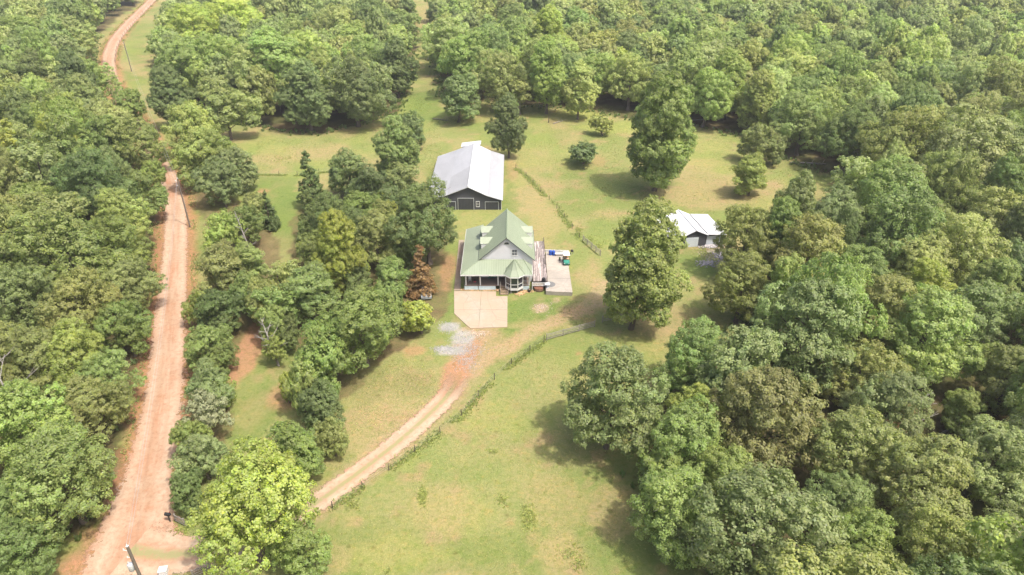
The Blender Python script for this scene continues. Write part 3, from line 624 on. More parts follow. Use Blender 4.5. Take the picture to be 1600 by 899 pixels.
for k in range(6):
    yy = dy0 + .1 + k * (dy1 - dy0 - .2) / 5; gbox(deck, "post", M['post_dark'], dx1 - .1, dx1 + .0, yy - .05, yy + .05, 0, DZ + .95 if k != 0 else DZ + .9)
    if k < 5:
        y2 = yy + (dy1 - dy0 - .2) / 5; MB().bar((dx1 - .05, yy, DZ + .95), (dx1 - .05, y2, DZ + .95), .04).bar((dx1 - .05, yy, DZ + .5), (dx1 - .05, y2, DZ + .5), .03).build("rail", M['post_dark'], deck)
# lower landing in front of the deck
ld = thing("deck_landing", "small grey boarded landing with white railing at the deck's front end", "landing", (4.9, 104.3, 0))
for i in range(7): gbox(ld, "board", M['wood_grey'], -1.35, 1.7, .95 - i * .17 - .16, .95 - i * .17, .72, .76)
rail(ld, (-1.3, -.3, 0), (1.7, -.3, 0), .76, .7, step=.3)
for sx in (-1.3, 1.65): gbox(ld, "post", M['white'], sx - .06, sx + .06, -.36, -.24, 0, 1.6)
# items by the landing
lid = thing("round_tub", "rusty brown round tub beside the landing steps", "tub", (*U(842, 451, .3)[:2], 0))
MB().lathe((0, 0, 0), [(.78, 0), (.85, .05), (.85, .5), (.8, .52)], 20).build("tub", M['brown'], lid, True); MB().lathe((0, 0, .52), [(.88, 0), (.88, .06), (.5, .12), (.05, .14)], 20).build("lid", M['rust'], lid)
tb = thing("patio_table", "round white table standing on a grey round mat at the patio corner", "table", (*U(855.5, 444, PZ + .7)[:2], PZ + .015))
MB().lathe((0, 0, .68), [(.42, 0), (.48, .02), (.48, .05), (.1, .06)], 20).build("tabletop", M['white'], tb); MB().lathe((0, 0, 0), [(.28, 0), (.26, .03), (.04, .06), (.04, .68)], 10).build("pedestal", M['steel'], tb)
mt = thing("patio_mat", "grey round mat spread under the white patio table", "mat", (*U(858, 444.5, PZ)[:2], PZ + .004)); MB().lathe((0, 0, 0), [(1.0, 0), (1.02, .008), (.98, .012)], 24).build("mat", M['grey_mat'], mt); mt.scale = (1.1, 1, 1)
gr = thing("charcoal_grill", "dark covered grill at the corner between deck and patio", "grill", (*U(849.5, 438.5, PZ + .5)[:2], PZ)); MB().box(-.35, .35, -.25, .25, .35, .8).build("firebox", M['rubber'], gr, bevel=.03); MB().lathe((0, 0, .8), [(.34, 0), (.3, .18), (.1, .28), (.01, .29)], 10).build("lid", M['rubber'], gr)
for sx in (-.3, .26):
    for sy in (-.22, .18): gbox(gr, "leg", M['rubber'], sx, sx + .04, sy, sy + .04, 0, .35)
pt = thing("flower_pot", "black pot at the foot of the porch skirting right of the turret", "pot", (*U(827, 456.5, 0)[:2], 0)); MB().lathe((0, 0, 0), [(.22, 0), (.32, .5), (.35, .52), (.3, .53)], 14).build("pot", M['rubber'], pt); MB().lathe((0, 0, .5), [(.28, 0), (.1, .05)], 10).build("soil", M['brown'], pt)
for i, (px, py, lab) in enumerate(((860, 398.5, "left of two blue plastic barrels at the back of the patio"), (864.8, 398.8, "right of two blue plastic barrels, next to the white bench"))):
    bl = thing("barrel", lab, "barrel", (*U(px, py, PZ)[:2], PZ), 0, "blue barrels on the patio"); MB().lathe((0, 0, 0), [(.26, 0), (.3, .08), (.31, .28), (.29, .3), (.31, .34), (.31, .6), (.29, .62), (.31, .66), (.29, .88), (.24, .92)], 18).build("drum", M['blue'], bl, True); MB().lathe((0, 0, .92), [(.22, 0), (.22, .025)], 14).build("lid", M['blue'], bl)
wb = thing("patio_wall", "low white wall around the back corner of the patio", "wall", (8.5, 118.9, PZ))
a = Vector((*U(852.5, 393.5, PZ)[:2], 0)) - Vector((8.5, 118.9, 0)); b = Vector((*U(887.5, 395, PZ)[:2], 0)) - Vector((8.5, 118.9, 0)); c_ = Vector((*U(888.3, 402, PZ)[:2], 0)) - Vector((8.5, 118.9, 0))
for p, q in ((a, b), (b, c_)): 
    MB().bar((p.x, p.y, .4), (q.x, q.y, .4), .06).bar((p.x, p.y, .08), (q.x, q.y, .08), .05).build("rail", M['white'], wb)
    k = max(2, int((q - p).length / .8))
    for i in range(k + (q == c_)): s_ = p.lerp(q, i / k); gbox(wb, "post", M['white'], s_.x - .06, s_.x + .06, s_.y - .06, s_.y + .06, 0, .5)
    MB().bar((p.x, p.y, .24), (q.x, q.y, .24), .03).build("panel", M['white'], wb)
bn = thing("white_bench", "long white bench between the blue barrels and the golf cart", "bench", (*U(876, 399.5, PZ)[:2], PZ))
for k in range(3): gbox(bn, "slat", M['white'], -1.15, 1.15, -.25 + k * .18, -.1 + k * .18, .42, .46)
for sx in (-1.05, .97): gbox(bn, "leg", M['brown'], sx, sx + .08, -.22, .26, 0, .42)
pl = thing("potted_plant", "small dark pot on the patio left of the golf cart", "pot", (*U(874.5, 407, PZ)[:2], PZ)); MB().lathe((0, 0, 0), [(.12, 0), (.17, .28), (.19, .3), (.15, .31)], 12).build("pot", M['rubber'], pl); MB().lathe((0, 0, .3), [(.05, 0), (.2, .15), (.12, .35), (.01, .4)], 7).build("plant", worn("pot_plant_green", (.06, .1, .03)), pl)
# golf cart, nose to the camera
gc = thing("golf_cart", "green golf cart with cream roof and tan seats on the patio", "golf cart", (*U(884.5, 411, PZ)[:2], PZ), R(2))
bd = MB().add([(-.58, -1.2, .28), (.58, -1.2, .28), (.58, -.35, .28), (-.58, -.35, .28), (-.5, -1.15, .62), (.5, -1.15, .62), (.56, -.4, .92), (-.56, -.4, .92)], [(0, 3, 2, 1), (4, 5, 6, 7), (0, 1, 5, 4), (1, 2, 6, 5), (2, 3, 7, 6), (3, 0, 4, 7)]); bd.build("cowl", M['cart_green'], gc, bevel=.05)
MB().box(-.58, .58, -.36, .45, .24, .34).build("floor", M['rubber'], gc); MB().box(-.58, .58, .32, 1.15, .3, .72).build("rear_body", M['cart_green'], gc, bevel=.05)
MB().box(-.55, .55, .05, .55, .66, .8).build("seat", M['tan_seat'], gc, bevel=.04); MB().box(-.55, .55, .52, .64, .82, 1.2).build("backrest", M['tan_seat'], gc, bevel=.04)
MB().box(-.62, .62, -.62, .95, 1.82, 1.9).build("canopy", M['cream'], gc, bevel=.03)
for sx in (-.54, .54):
    MB().bar((sx, -.5, .85), (sx, -.45, 1.83), .022, 6).build("strut", M['rubber'], gc); MB().bar((sx, .8, .7), (sx, .8, 1.83), .022, 6).build("strut", M['rubber'], gc)
    for sy in (-.8, .78):
        m = MB(); n = 14; m.add([(sx + dx, sy + .23 * math.cos(2 * math.pi * i / n), .23 + .23 * math.sin(2 * math.pi * i / n)) for dx in (-.08, .08) for i in range(n)], [(i, (i + 1) % n, n + (i + 1) % n, n + i) for i in range(n)] + [tuple(range(n))[::-1], tuple(range(n, 2 * n))]); wh = m.build("wheel", M['rubber'], gc)
        h = MB(); h.add([(sx + dx, sy + .12 * math.cos(2 * math.pi * i / 10), .23 + .12 * math.sin(2 * math.pi * i / 10)) for dx in (-.088, .088) for i in range(10)], [(i, (i + 1) % 10, 10 + (i + 1) % 10, 10 + i) for i in range(10)] + [tuple(range(10))[::-1], tuple(range(10, 20))]); h.build("hub", M['steel'], wh)
    B(sx * .75 - .08, sx * .75 + .08, -1.215, -1.16, .46, .56).build("headlight", M['white'], gc)
MB().bar((-.25, -.35, .9), (-.25, -.12, 1.05), .015, 6).lathe((-.25, -.1, 1.04), [(.17, 0), (.17, .02)], 12).build("steering_wheel", M['rubber'], gc)
bq = thing("kettle_grill", "small dark kettle grill on the grass behind the golf cart", "grill", (*U(893.5, 397.5, 0)[:2], 0)); MB().lathe((0, 0, .5), [(.05, 0), (.28, .12), (.3, .25), (.24, .42), (.03, .5)], 14).build("kettle", M['rubber'], bq, True)
for k in range(3): MB().bar((.3 * math.cos(2.1 * k), .3 * math.sin(2.1 * k), 0), (.12 * math.cos(2.1 * k), .12 * math.sin(2.1 * k), .58), .02, 5).build("leg", M['steel'], bq)

# ------------------------------------------------------------------ barn
barn = thing("barn", "long charcoal barn with white double-pitch metal roof behind the farmhouse", "barn", (-9.55, 138.6, 0))
bz = [(-9.4, 2.05), (-4.5, 3.75), (0, 5.55), (4.1, 3.55), (7.55, 2.45)]; BD = 28.6
out = [(bz[0][0] + .35, 0)] + [(bz[0][0] + .35, bz[0][1] - .02)] + [(x, z - .12) for x, z in bz[1:4]] + [(bz[4][0] - .35, bz[4][1] - .02), (bz[4][0] - .35, 0)]
MB().poly_y(out, .05, BD - .4).build("wall", M['charcoal'], barn)
for k in range(4):
    (xa, za), (xb, zb) = bz[k], bz[k + 1]; t = .02 if k in (1, 2) else 0
    if k in (0, 1):   # left slopes in two lengths, the upper front one greyer
        sp = 12.5; MB().slab([(xa, -.35, za + t), (xb, -.35, zb + t), (xb, sp, zb + t), (xa, sp - 2.5, za + t)], .08).build("roof", M['roof_grey'] if k == 1 else M['white_roof'], barn)
        MB().slab([(xa, sp - 2.47, za + t), (xb, sp + .03, zb + t), (xb, BD, zb + t), (xa, BD, za + t)], .08).build("roof", M['white_roof'] if k == 1 else M['white_roof'], barn)
    else: MB().slab([(xa, -.35, za + t), (xb, -.35, zb + t), (xb, BD, zb + t), (xa, BD, za + t)], .08).build("roof", M['bright_roof'] if k == 2 else M['white_roof'], barn)
rm = MB()
for k in range(4):
    (xa, za), (xb, zb) = bz[k], bz[k + 1]; y = 0.3
    while y < BD - .2: rm.bar((xa, y, za + .03), (xb, y, zb + .03), .045, 3, cap=False); y += .6
tag(rm.build("roof_rib", M['white_roof'], barn), kind='stuff')
MB().bar((0, -.36, 5.6), (0, BD + .01, 5.6), .14, 6).build("ridge_cap", M['bright_roof'], barn)
MB().bar((-9.42, -.37, 1.97), (-4.5, -.37, 3.67), .06).bar((-4.5, -.37, 3.67), (0, -.37, 5.47), .06).bar((0, -.37, 5.47), (4.1, -.37, 3.47), .06).bar((4.1, -.37, 3.47), (7.57, -.37, 2.37), .06).build("trim", M['steel'], barn)
def framed_door(parent, x0, x1, h, mat, trim, y=.0, name="door"):
    d = B(x0, x1, y - .02, y + .04, .02, h).build(name, mat, parent); f = MB().box(x0 - .09, x0, y - .06, y + .03, 0, h + .09).box(x1, x1 + .09, y - .06, y + .03, 0, h + .09).box(x0, x1, y - .06, y + .03, h, h + .09)
    f.build("frame", trim, d); xm = (x0 + x1) / 2
    k = int((x1 - x0) / .6); g = MB()
    for i in range(1, k): g.box(x0 + (x1 - x0) * i / k - .012, x0 + (x1 - x0) * i / k + .012, y - .035, y - .02, .05, h - .04)
    g.build("batten", M['charcoal'], d); return d
def bx(px): return (px - 800) * 138.6 / (PJ(0, 138.6, 1.2)[2] and FPX) * (PJ(0, 138.6, 1.2)[2] / 138.6) + 9.55
framed_door(barn, bx(716), bx(740), 2.7, M['charcoal_door'], M['steel']); framed_door(barn, bx(758.5), bx(778.5), 1.85, M['charcoal_door'], M['steel'])
wd = window(barn, bx(746.6), .04, 1.35, .62, 1.15)
framed_door(barn, bx(700), bx(711.5), 1.9, M['charcoal_door'], M['steel'])
MB().bar((7.2, -.05, 0), (7.2, -.05, 2.3), .05, 6).build("downpipe", M['white'], barn)
an = MB().slab([(-3.4, BD + .05, 4.6), (1.6, BD + .05, 5.2), (1.6, BD + 4, 4.9), (-3.4, BD + 4, 4.3)], .1).build("rear_roof", M['bright_roof'], barn)
MB().box(-3.2, 1.4, BD - .3, BD + 3.8, 0, 4.2).build("rear_wall", M['charcoal'], barn)

# ------------------------------------------------------------------ shed
shed = thing("shed", "charcoal shed with bright white roof and two pale garage doors by the wood", "shed", (33.7, 120.4, 0), R(8.5))
SD = 9.6
MB().poly_y([(0, 0), (4.7, 0), (4.7, 2.45), (2.35, 3.55), (0, 2.45)], 0, SD).build("wall", M['charcoal'], shed)
MB().poly_y([(4.71, 0), (8.6, 0), (8.6, 2.2), (4.71, 2.6)], .35, SD - .2).build("lean_to_wall", M['charcoal'], shed)
MB().poly_y([(-2.6, 0), (-.01, 0), (-.01, 2.2), (-2.6, 1.9)], 1.5, SD - .2).build("lean_to_wall", M['charcoal'], shed)
for P_ in ([(2.35, -.35, 3.7), (5.0, -.35, 2.5), (5.0, SD + .2, 2.5), (2.35, SD + .2, 3.7)], [(2.35, SD + .2, 3.701), (-.35, SD + .2, 2.45), (-.35, -.35, 2.45), (2.35, -.35, 3.701)]): MB().slab(P_, .09).build("roof", M['bright_roof'], shed)
MB().slab([(5.02, -.2, 2.62), (8.9, -.2, 2.3), (8.9, SD, 2.3), (5.02, SD, 2.62)], .08).build("lean_to_roof", M['bright_roof'], shed)
MB().slab([(-.3, 1.1, 2.4), (-.3, SD, 2.4), (-2.9, SD, 2.05), (-2.9, 1.1, 2.05)], .08).build("lean_to_roof", M['bright_roof'], shed)
MB().bar((2.35, -.36, 3.72), (2.35, SD + .2, 3.72), .09, 6).build("ridge_cap", M['bright_roof'], shed)
m_gd = worn("pale_garage_door", (.55, .60, .66), .1, 2, .5)
for x0, x1, yy, h in ((.55, 3.15, 0, 2.05), (5.0, 7.9, .35, 2.0)):
    d = B(x0, x1, yy - .05, yy - .005, .03, h).build("garage_door", m_gd, shed)
    for k in range(1, 5): B(x0 + .02, x1 - .02, yy - .065, yy - .051, h * k / 5 - .015, h * k / 5 + .015).build("panel_joint", M['steel'], d)

# ------------------------------------------------------------------ parked car under the trees left of the house
cx_, cy_, _ = U(666, 459)
car = thing("parked_car", "grey pickup half hidden behind the rust-coloured tree and low yellow-green tree", "car", (cx_, cy_, 0), R(-82))
prof = [(-2.5, .35), (-2.5, .95), (-1.0, 1.02), (-.9, 1.0), (-.45, 1.72), (.75, 1.75), (1.25, 1.08), (2.35, .98), (2.5, .75), (2.5, .35)]
m = MB(); n = len(prof); m.add([(x, s * (.9 if z < 1.1 else .74), z) for s in (-1, 1) for x, z in prof], [tuple(range(n)), tuple(range(n, 2 * n))[::-1]] + [(i, n + i, n + (i + 1) % n, (i + 1) % n) for i in range(n)]); m.build("body", M['car_paint'], car, bevel=.03)
MB().add([(1.23, -.66, 1.12), (1.23, .66, 1.12), (.8, .62, 1.68), (.8, -.62, 1.68), (1.26, -.66, 1.12), (1.26, .66, 1.12), (.83, .62, 1.68), (.83, -.62, 1.68)], [(0, 1, 2, 3), (4, 7, 6, 5), (0, 4, 5, 1), (2, 6, 7, 3), (1, 5, 6, 2), (0, 3, 7, 4)]).build("windscreen", M['glass'], car)
for s in (-1, 1):
    MB().add([(-.6, s * .80, 1.15), (.95, s * .80, 1.15), (.68, s * .765, 1.62), (-.38, s * .765, 1.62), (-.6, s * .83, 1.15), (.95, s * .83, 1.15), (.68, s * .795, 1.62), (-.38, s * .795, 1.62)], [(0, 1, 2, 3), (4, 7, 6, 5), (0, 4, 5, 1), (2, 6, 7, 3), (1, 5, 6, 2), (0, 3, 7, 4)]).build("side_window", M['glass'], car)
    for x in (-1.6, 1.65):
        m = MB(); m.add([(x + .36 * math.cos(2 * math.pi * i / 16), s * .88 + dy, .36 + .36 * math.sin(2 * math.pi * i / 16)) for dy in (-.11, .11) for i in range(16)], [(i, (i + 1) % 16, 16 + (i + 1) % 16, 16 + i) for i in range(16)] + [tuple(range(16))[::-1], tuple(range(16, 32))]); m.build("wheel", M['rubber'], car)
    B(2.46, 2.53, s * .65 - .15, s * .65 + .15, .68, .85).build("headlight", M['white'], car)

# ------------------------------------------------------------------ poles and wires
def pole(x, y, h, label, r=.15, arm=True, trans=False):
    z = H_(x, y); p = thing("utility_pole", label, "utility pole", (x, y, z), 0, "utility poles along the dirt road")
    MB().bar((0, 0, 0), (0, 0, h), r * 1.15, 10, r * .75).build("pole", M['pole_wood'], p)
    MB().lathe((0, 0, h), [(r * .8, 0), (r * .5, .03), (.05, .05), (.05, .2), (.02, .28)], 8).build("insulator", M['white'], p)
    MB().bar((-.12, 0, h - .7), (-.45, 0, h - .55), .03, 5).lathe((-.47, 0, h - .6), [(.05, 0), (.07, .06), (.04, .14), (.06, .18), (.02, .25)], 8).build("insulator", M['white'], p)
    MB().bar((-.1, 0, h - 1.6), (-.38, 0, h - 1.55), .03, 5).lathe((-.4, 0, h - 1.62), [(.04, 0), (.07, .08), (.03, .2)], 8).build("insulator", M['white'], p)
    if trans:
        t = MB().lathe((-.42, -.05, h - 3.3), [(.22, 0), (.27, .05), (.27, .85), (.24, .9), (.1, .96)], 16).build("transformer", M['steel'], p, True)
        MB().lathe((-.48, -.08, h - 2.36), [(.04, 0), (.06, .08), (.03, .2), (.05, .24)], 8).build("bushing", M['white'], t); MB().bar((-.2, 0, h - 2.7), (0, 0, h - 2.7), .05, 6).build("bracket", M['steel'], p)
    return Vector((x, y, z + h))
tops = []
x3, y3, _ = U(198, 852, 10.6, False); x1, y1, _ = U(297, 355); x2, y2, _ = U(206, 112)
t3 = pole(x3, y3, 10.6, "near wooden utility pole carrying a grey transformer at the road junction", .17, trans=True)
t1 = pole(x1, y1, 10.8, "middle wooden utility pole standing on the right edge of the dirt road")
t2 = pole(x2, y2, 10.8, "far brown utility pole in the green field by the bend of the road")
xw, yw, _ = U(188, 12); t0 = Vector((xw, yw, H_(xw, yw) + 10))
def wire(a, b, off, sag, label):
    m = MB(); L = []
    for i in range(25): t = i / 24; p = a.lerp(b, t); L.append((p.x + off[0], p.y + off[1], p.z + off[2] - 4 * sag * t * (1 - t)))
    for i in range(24): m.bar(L[i], L[i + 1], .016, 3, cap=False)
    tag(m.build("power_line", M['wire']), label, "power line", "power lines strung between the poles")
wire(t3, t1, (0, 0, .22), 1.6, "upper power line from the near transformer pole to the middle pole"); wire(t3, t1, (-.4, 0, -1.4), 1.9, "lower power line from the near transformer pole to the middle pole")
wire(t1, t2, (0, 0, .22), 2.6, "upper power line from the middle pole to the far pole"); wire(t1, t2, (-.4, 0, -1.4), 2.9, "lower power line from the middle pole to the far pole")

# ------------------------------------------------------------------ trees
def leaves(cen, nrm, size, vary, rs):
    """diamond leaf sprays folded along their middle: 2 triangles each"""
    n = len(cen); a = rs.normal(size=(n, 3)); t = np.cross(nrm, a); t /= np.linalg.norm(t, axis=1)[:, None] + 1e-9; b = np.cross(nrm, t)
    s = size[:, None]; asp = rs.uniform(.55, .95, (n, 1)); bend = nrm * s * rs.uniform(-.35, .1, (n, 1))
    V = np.stack([cen - t * s, cen - b * s * asp + bend, cen + t * s * rs.uniform(.8, 1.2, (n, 1)), cen + b * s * asp + bend], 1).reshape(-1, 3)
    F = np.arange(4 * n).reshape(-1, 4); return V, F, np.repeat(vary, 4, 0)
def crown_points(rs, Rr, Hh, z0, nl, nsub, nleaf, ls, shape, cs=1.0):
    zc = (z0 + Hh) / 2; c = (Hh - z0) / 2; cen = []; nr = []; sz = []; vy = []; lobes = []
    k = 0; ph = rs.uniform(0, 6.28, 3)
    while len(lobes) < nl:
        d = rs.normal(size=3); d /= np.linalg.norm(d); k += 1
        if shape == 'cone':
            t = (len(lobes) + .5) / nl; zz = z0 + (Hh - z0) * t; rad = Rr * (1 - t) ** .8; a = rs.uniform(0, 6.28)
            p = np.array([rad * .55 * math.cos(a), rad * .55 * math.sin(a), zz]); lr = max(.5, rad * .62); lobes.append((p, lr, .7)); continue
        if d[2] < -.88: continue
        q = rs.uniform(.45, .72); lr = Rr * rs.uniform(.17, .40)
        if shape == 'tall': lr = Rr * rs.uniform(.38, .58)
        wz = 1 - .28 * max(0, d[2]) if shape != 'round' else 1
        az = math.atan2(d[1], d[0]); env = 1 + .27 * math.sin(2 * az + ph[0]) + .17 * math.sin(3 * az + ph[1]) + .10 * math.sin(5 * az + ph[2]); q *= env
        p = np.array([d[0] * Rr * q * wz * rs.uniform(.85, 1.12), d[1] * Rr * q * wz * rs.uniform(.85, 1.12), zc + d[2] * c * .74 * rs.uniform(.85, 1.12)])
        if any(np.linalg.norm(p - l[0]) < .62 * lr for l in lobes) and k < 400: continue
        lobes.append((p, lr, rs.uniform(.72, .95)))
    lobes0 = list(lobes)
    if shape != 'cone': lobes.append((np.array([0, 0, zc + c * .35]), Rr * .5, .9)); lobes.append((np.array([0, 0, zc - c * .1]), Rr * .55, .9))
    ctr = np.array([0, 0, zc])
    for p, lr, fl in lobes:
        outd = p - ctr; outd[2] *= .6; outd = outd / (np.linalg.norm(outd) + 1e-6); lv = rs.uniform(-.14, .14); lh = rs.uniform(-.3, .3)
        ns = max(6, int(nsub * (lr / (Rr * .4)) ** 2))
        for _ in range(ns):
            d = rs.normal(size=3) + outd * .55 + np.array([0, 0, .35]); d /= np.linalg.norm(d)
            sp = p + d * lr * np.array([1, 1, fl]) * rs.uniform(.72, 1.06)
            inside = sum(np.linalg.norm((sp - l[0]) / (l[1] * .74)) < 1 for l in lobes)
            if inside > 0: continue
            if sp[2] < z0 * .7: continue
            r = cs * rs.uniform(.5, 1.0) * .95; m = nleaf
            e = rs.normal(size=(m, 3)) + d * .9 + np.array([0, 0, .25]); e /= np.linalg.norm(e, axis=1)[:, None]
            pos = sp + e * r * rs.uniform(.35, 1.05, (m, 1)) * np.array([1, 1, .8])
            nn = e * .65 + rs.normal(size=(m, 3)) * .32 + d * .4 + np.array([0, 0, .45]); nn /= np.linalg.norm(nn, axis=1)[:, None]
            cv = rs.uniform(-.09, .09)
            cen.append(pos); nr.append(nn); sz.append(ls * rs.uniform(.6, 1.25, m))
            vy.append(np.stack([np.clip(.45 + lv + cv + rs.normal(size=m) * .09, 0, 1.2), np.clip(.5 + lh * .6 + rs.normal(size=m) * .16, 0, 1), np.clip(.5 + rs.normal(size=m) * .2, 0, 1), np.ones(m)], 1))
    for p, lr, fl in lobes:      # the shaded inner foliage that closes each bough
        m = int(110 * (lr / (Rr * .35)) ** 2) + 30; e = rs.normal(size=(m, 3)); e /= np.linalg.norm(e, axis=1)[:, None]
        cen.append(p + e * lr * rs.uniform(.5, .8, (m, 1)) * np.array([1, 1, fl])); nn = e + rs.normal(size=(m, 3)) * .3; nr.append(nn / np.linalg.norm(nn, axis=1)[:, None]); sz.append(ls * rs.uniform(1.2, 1.9, m) * (1 if shape != 'cone' else .8))
        vy.append(np.stack([np.clip(.4 + rs.normal(size=m) * .1, 0, 1), np.full(m, .5), np.full(m, .5), np.ones(m)], 1))
    return np.concatenate(cen), np.concatenate(nr), np.concatenate(sz), np.concatenate(vy), lobes
def tube(m, pts, radii, n=6):
    rings = []
    for i, p in enumerate(pts):
        d = (Vector(pts[min(i + 1, len(pts) - 1)]) - Vector(pts[max(0, i - 1)])).normalized(); u = d.cross(Vector((.3, 1, .1))).normalized(); w_ = d.cross(u)
        rings.append([Vector(p) + (u * math.cos(2 * math.pi * k / n) + w_ * math.sin(2 * math.pi * k / n)) * radii[i] for k in range(n)])
    vs = [v for r in rings for v in r]; fs = [(a * n + i, a * n + (i + 1) % n, (a + 1) * n + (i + 1) % n, (a + 1) * n + i) for a in range(len(pts) - 1) for i in range(n)] + [tuple(range((len(pts) - 1) * n, len(pts) * n))]
    m.add(vs, fs)
def trunk_mesh(rs, Hh, z0, lobes, tr, name, mat):
    m = MB(); lean = rs.uniform(-.3, .3, 2); top = Hh * .72
    pts = []; rad = []
    for i in range(8):
        t = i / 7; pts.append((lean[0] * t * 2 + .12 * math.sin(i * 1.7), lean[1] * t * 2 + .12 * math.cos(i * 2.1), -.3 + t * (top + .3))); rad.append(tr * (1.45 if i == 0 else 1.0) * (1 - .82 * t) + .03)
    tube(m, pts, rad, 8)
    for p, lr, fl in lobes[:14]:
        zs = max(z0 * .75, min(p[2] - .35 * math.hypot(p[0], p[1]) - .5, top * .9)); t = (zs + .3) / (top + .3); i = min(6, int(t * 7)); a = Vector(pts[i]).lerp(Vector(pts[i + 1]), t * 7 - i); b = Vector(p) * 1.0
        mid = a.lerp(b, .5) + Vector((0, 0, -.25)); r0 = tr * .42 * (1 - t * .6)
        tube(m, [a, mid, b], [r0, r0 * .6, r0 * .2], 5)
        for _ in range(2):
            e = b + Vector(rs.normal(size=3)) * lr * .45; tube(m, [mid, mid.lerp(e, .6), e], [r0 * .4, r0 * .25, .02], 4)
    return m.mesh(name, mat, True)
PROTO = {}
def proto(kind, i, Rr, Hh, z0, nl, nsub, nleaf, ls, shape, tr, cs=1.0):
    rs = np.random.default_rng(100 + sum(map(ord, kind)) * 7 + i * 13)
    cn, nr, sz, vy, lobes = crown_points(rs, Rr, Hh, z0, nl, nsub, nleaf, ls, shape, cs)
    ext = np.percentile(np.hypot(cn[:, 0], cn[:, 1]), 93.5)      # normalise the spread
    V, F, vv = leaves(cn, nr, sz, vy, rs)
    me = quads_mesh("crown", V, F, M['leaf'], vv); tm = trunk_mesh(rs, Hh, z0, lobes, tr, "trunk", M['bark'])
    PROTO.setdefault(kind, []).append(dict(crown=me, trunk=tm, R=ext, H=np.percentile(cn[:, 2], 99), zc=float((z0 + Hh) / 2)))
for i in range(6): proto('broad', i, 7.5, 16.0, 1.2, 40, 46, 62, .142, 'broad', .42)
for i in range(4): proto('round', i, 5.2, 11.5, .7, 28, 42, 52, .13, 'round', .26, .85)
for i in range(4): proto('tall', i, 5.4, 20.0, .4, 30, 42, 54, .15, 'tall', .36, .9)
for i in range(2): proto('cone', i, 3.2, 12.0, .4, 28, 18, 32, .15, 'cone', .2, .55)
for i in range(2): proto('low', i, 3.1, 4.8, 1.1, 12, 30, 34, .125, 'round', .14, .5)
for i in range(4): proto('far', i, 6.5, 15, 1.6, 30, 26, 30, .27, 'broad', .35, 1.1)
for i in range(2): proto('airy', i, 5.0, 12.0, 1.2, 15, 18, 34, .16, 'round', .22, .8)
TINT = {'y': (.35, .40, .09), 'yg': (.325, .39, .105), 'g': (.260, .335, .100), 'd': (.170, .225, .080), 'b': (.265, .315, .130), 'o': (.300, .320, .105), 'br': (.300, .300, .108),
        'p': (.345, .385, .150), 'r': (.31, .20, .085), 'k': (.205, .275, .092), 'w': (.40, .40, .22)}
_m = (.262, .325, .108)
for _k in TINT:
    if _k not in 'yrw': TINT[_k] = tuple(a * .74 + b * .26 * (sum(TINT[_k]) / sum(_m)) for a, b in zip(TINT[_k], _m))
TWORD = {'y': 'bright yellow-green', 'yg': 'light green', 'g': 'mid green', 'd': 'dark green', 'b': 'blue-green', 'o': 'olive', 'br': 'dull olive', 'p': 'pale green', 'r': 'rust brown', 'k': 'deep green', 'w': 'pale cream-green'}
FORM = {'broad': 'broad', 'round': 'round', 'tall': 'tall', 'cone': 'conical', 'low': 'small round', 'far': 'broad', 'airy': 'sparse'}
NAME = {'broad': 'broadleaf_tree', 'round': 'broadleaf_tree', 'tall': 'tall_tree', 'cone': 'conifer_tree', 'low': 'small_tree', 'far': 'broadleaf_tree', 'airy': 'broadleaf_tree'}
TREES = []   # (x, y, R, H, kind, tint, label or None, px, py)
def T(px, py, w_, h, kind, tint, label=None):
    """crown centre px,py, crown width w_ (in the photograph), tree height h in metres"""
    f_ = {'broad': .55, 'round': .54, 'tall': .53, 'cone': .42, 'low': .60, 'far': .55, 'airy': .55}[kind]
    for _ in range(3):
        x, y, z = U(px, py, f_ * h); d = PJ(x, y, z)[2]
        if kind in ('broad', 'round', 'airy'): h = min(h, 1.05 * w_ * d / FPX + 1.2)
    pz = f_ * h
    x, y, z = U(px, py, pz); d = PJ(x, y, z)[2]
    TREES.append([x, y, w_ / 2 * d / FPX, h, kind, tint, label, px, py])
# --- trees standing alone or at an edge, one by one
T(1032, 205, 112, 27, 'tall', 'g', "tall dark tree rising alone in the pasture right of the small dark tree")
T(795, 196, 54, 16.5, 'tall', 'd', "narrow dark tree just right of the barn's back corner")
T(913, 237, 56, 5.6, 'low', 'd', "small dark round tree with bare leaning trunk in the open pasture")
T(942, 193, 38, 6.0, 'low', 'o', "small olive tree behind the small dark round one in the pasture")
T(1175, 272, 58, 12, 'round', 'yg', "light green tree near the pasture's right end, above the shed")
T(1182, 224, 60, 10, 'round', 'o', "olive tree on the pasture's upper right edge before the wood"); T(1212, 234, 38, 8, 'round', 'b', "small grey-green tree at the wood edge right of the olive one")
T(996, 416, 130, 22, 'tall', 'yg', "big light green tree between the farmhouse patio and the white-roofed shed")
T(668, 345, 126, 19, 'broad', 'd', "large dark tree overhanging the farmhouse roof on its left side")
T(657, 430, 42, 9.5, 'cone', 'r', "rust-red conical tree left of the concrete pad")
T(655, 492, 72, 6.0, 'low', 'y', "low yellow-green tree below the rust-red conical tree")
T(608, 438, 62, 11, 'round', 'g', "fresh green round tree just left of the rust-red tree")
T(535, 400, 74, 16, 'tall', 'y', "bright yellow-green upright tree in the middle of the grove")
T(565, 508, 132, 17, 'broad', 'g', "large mid green tree above the grass left of the gravel patch")
T(508, 560, 112, 15, 'round', 'g', "round green tree left of the lawn where the drive forks")
T(502, 640, 78, 12, 'round', 'd', "dark green tree at the lawn edge below the round green tree"); T(520, 685, 54, 10, 'round', 'o', "small olive tree at the bottom tip of the grove by the drive")
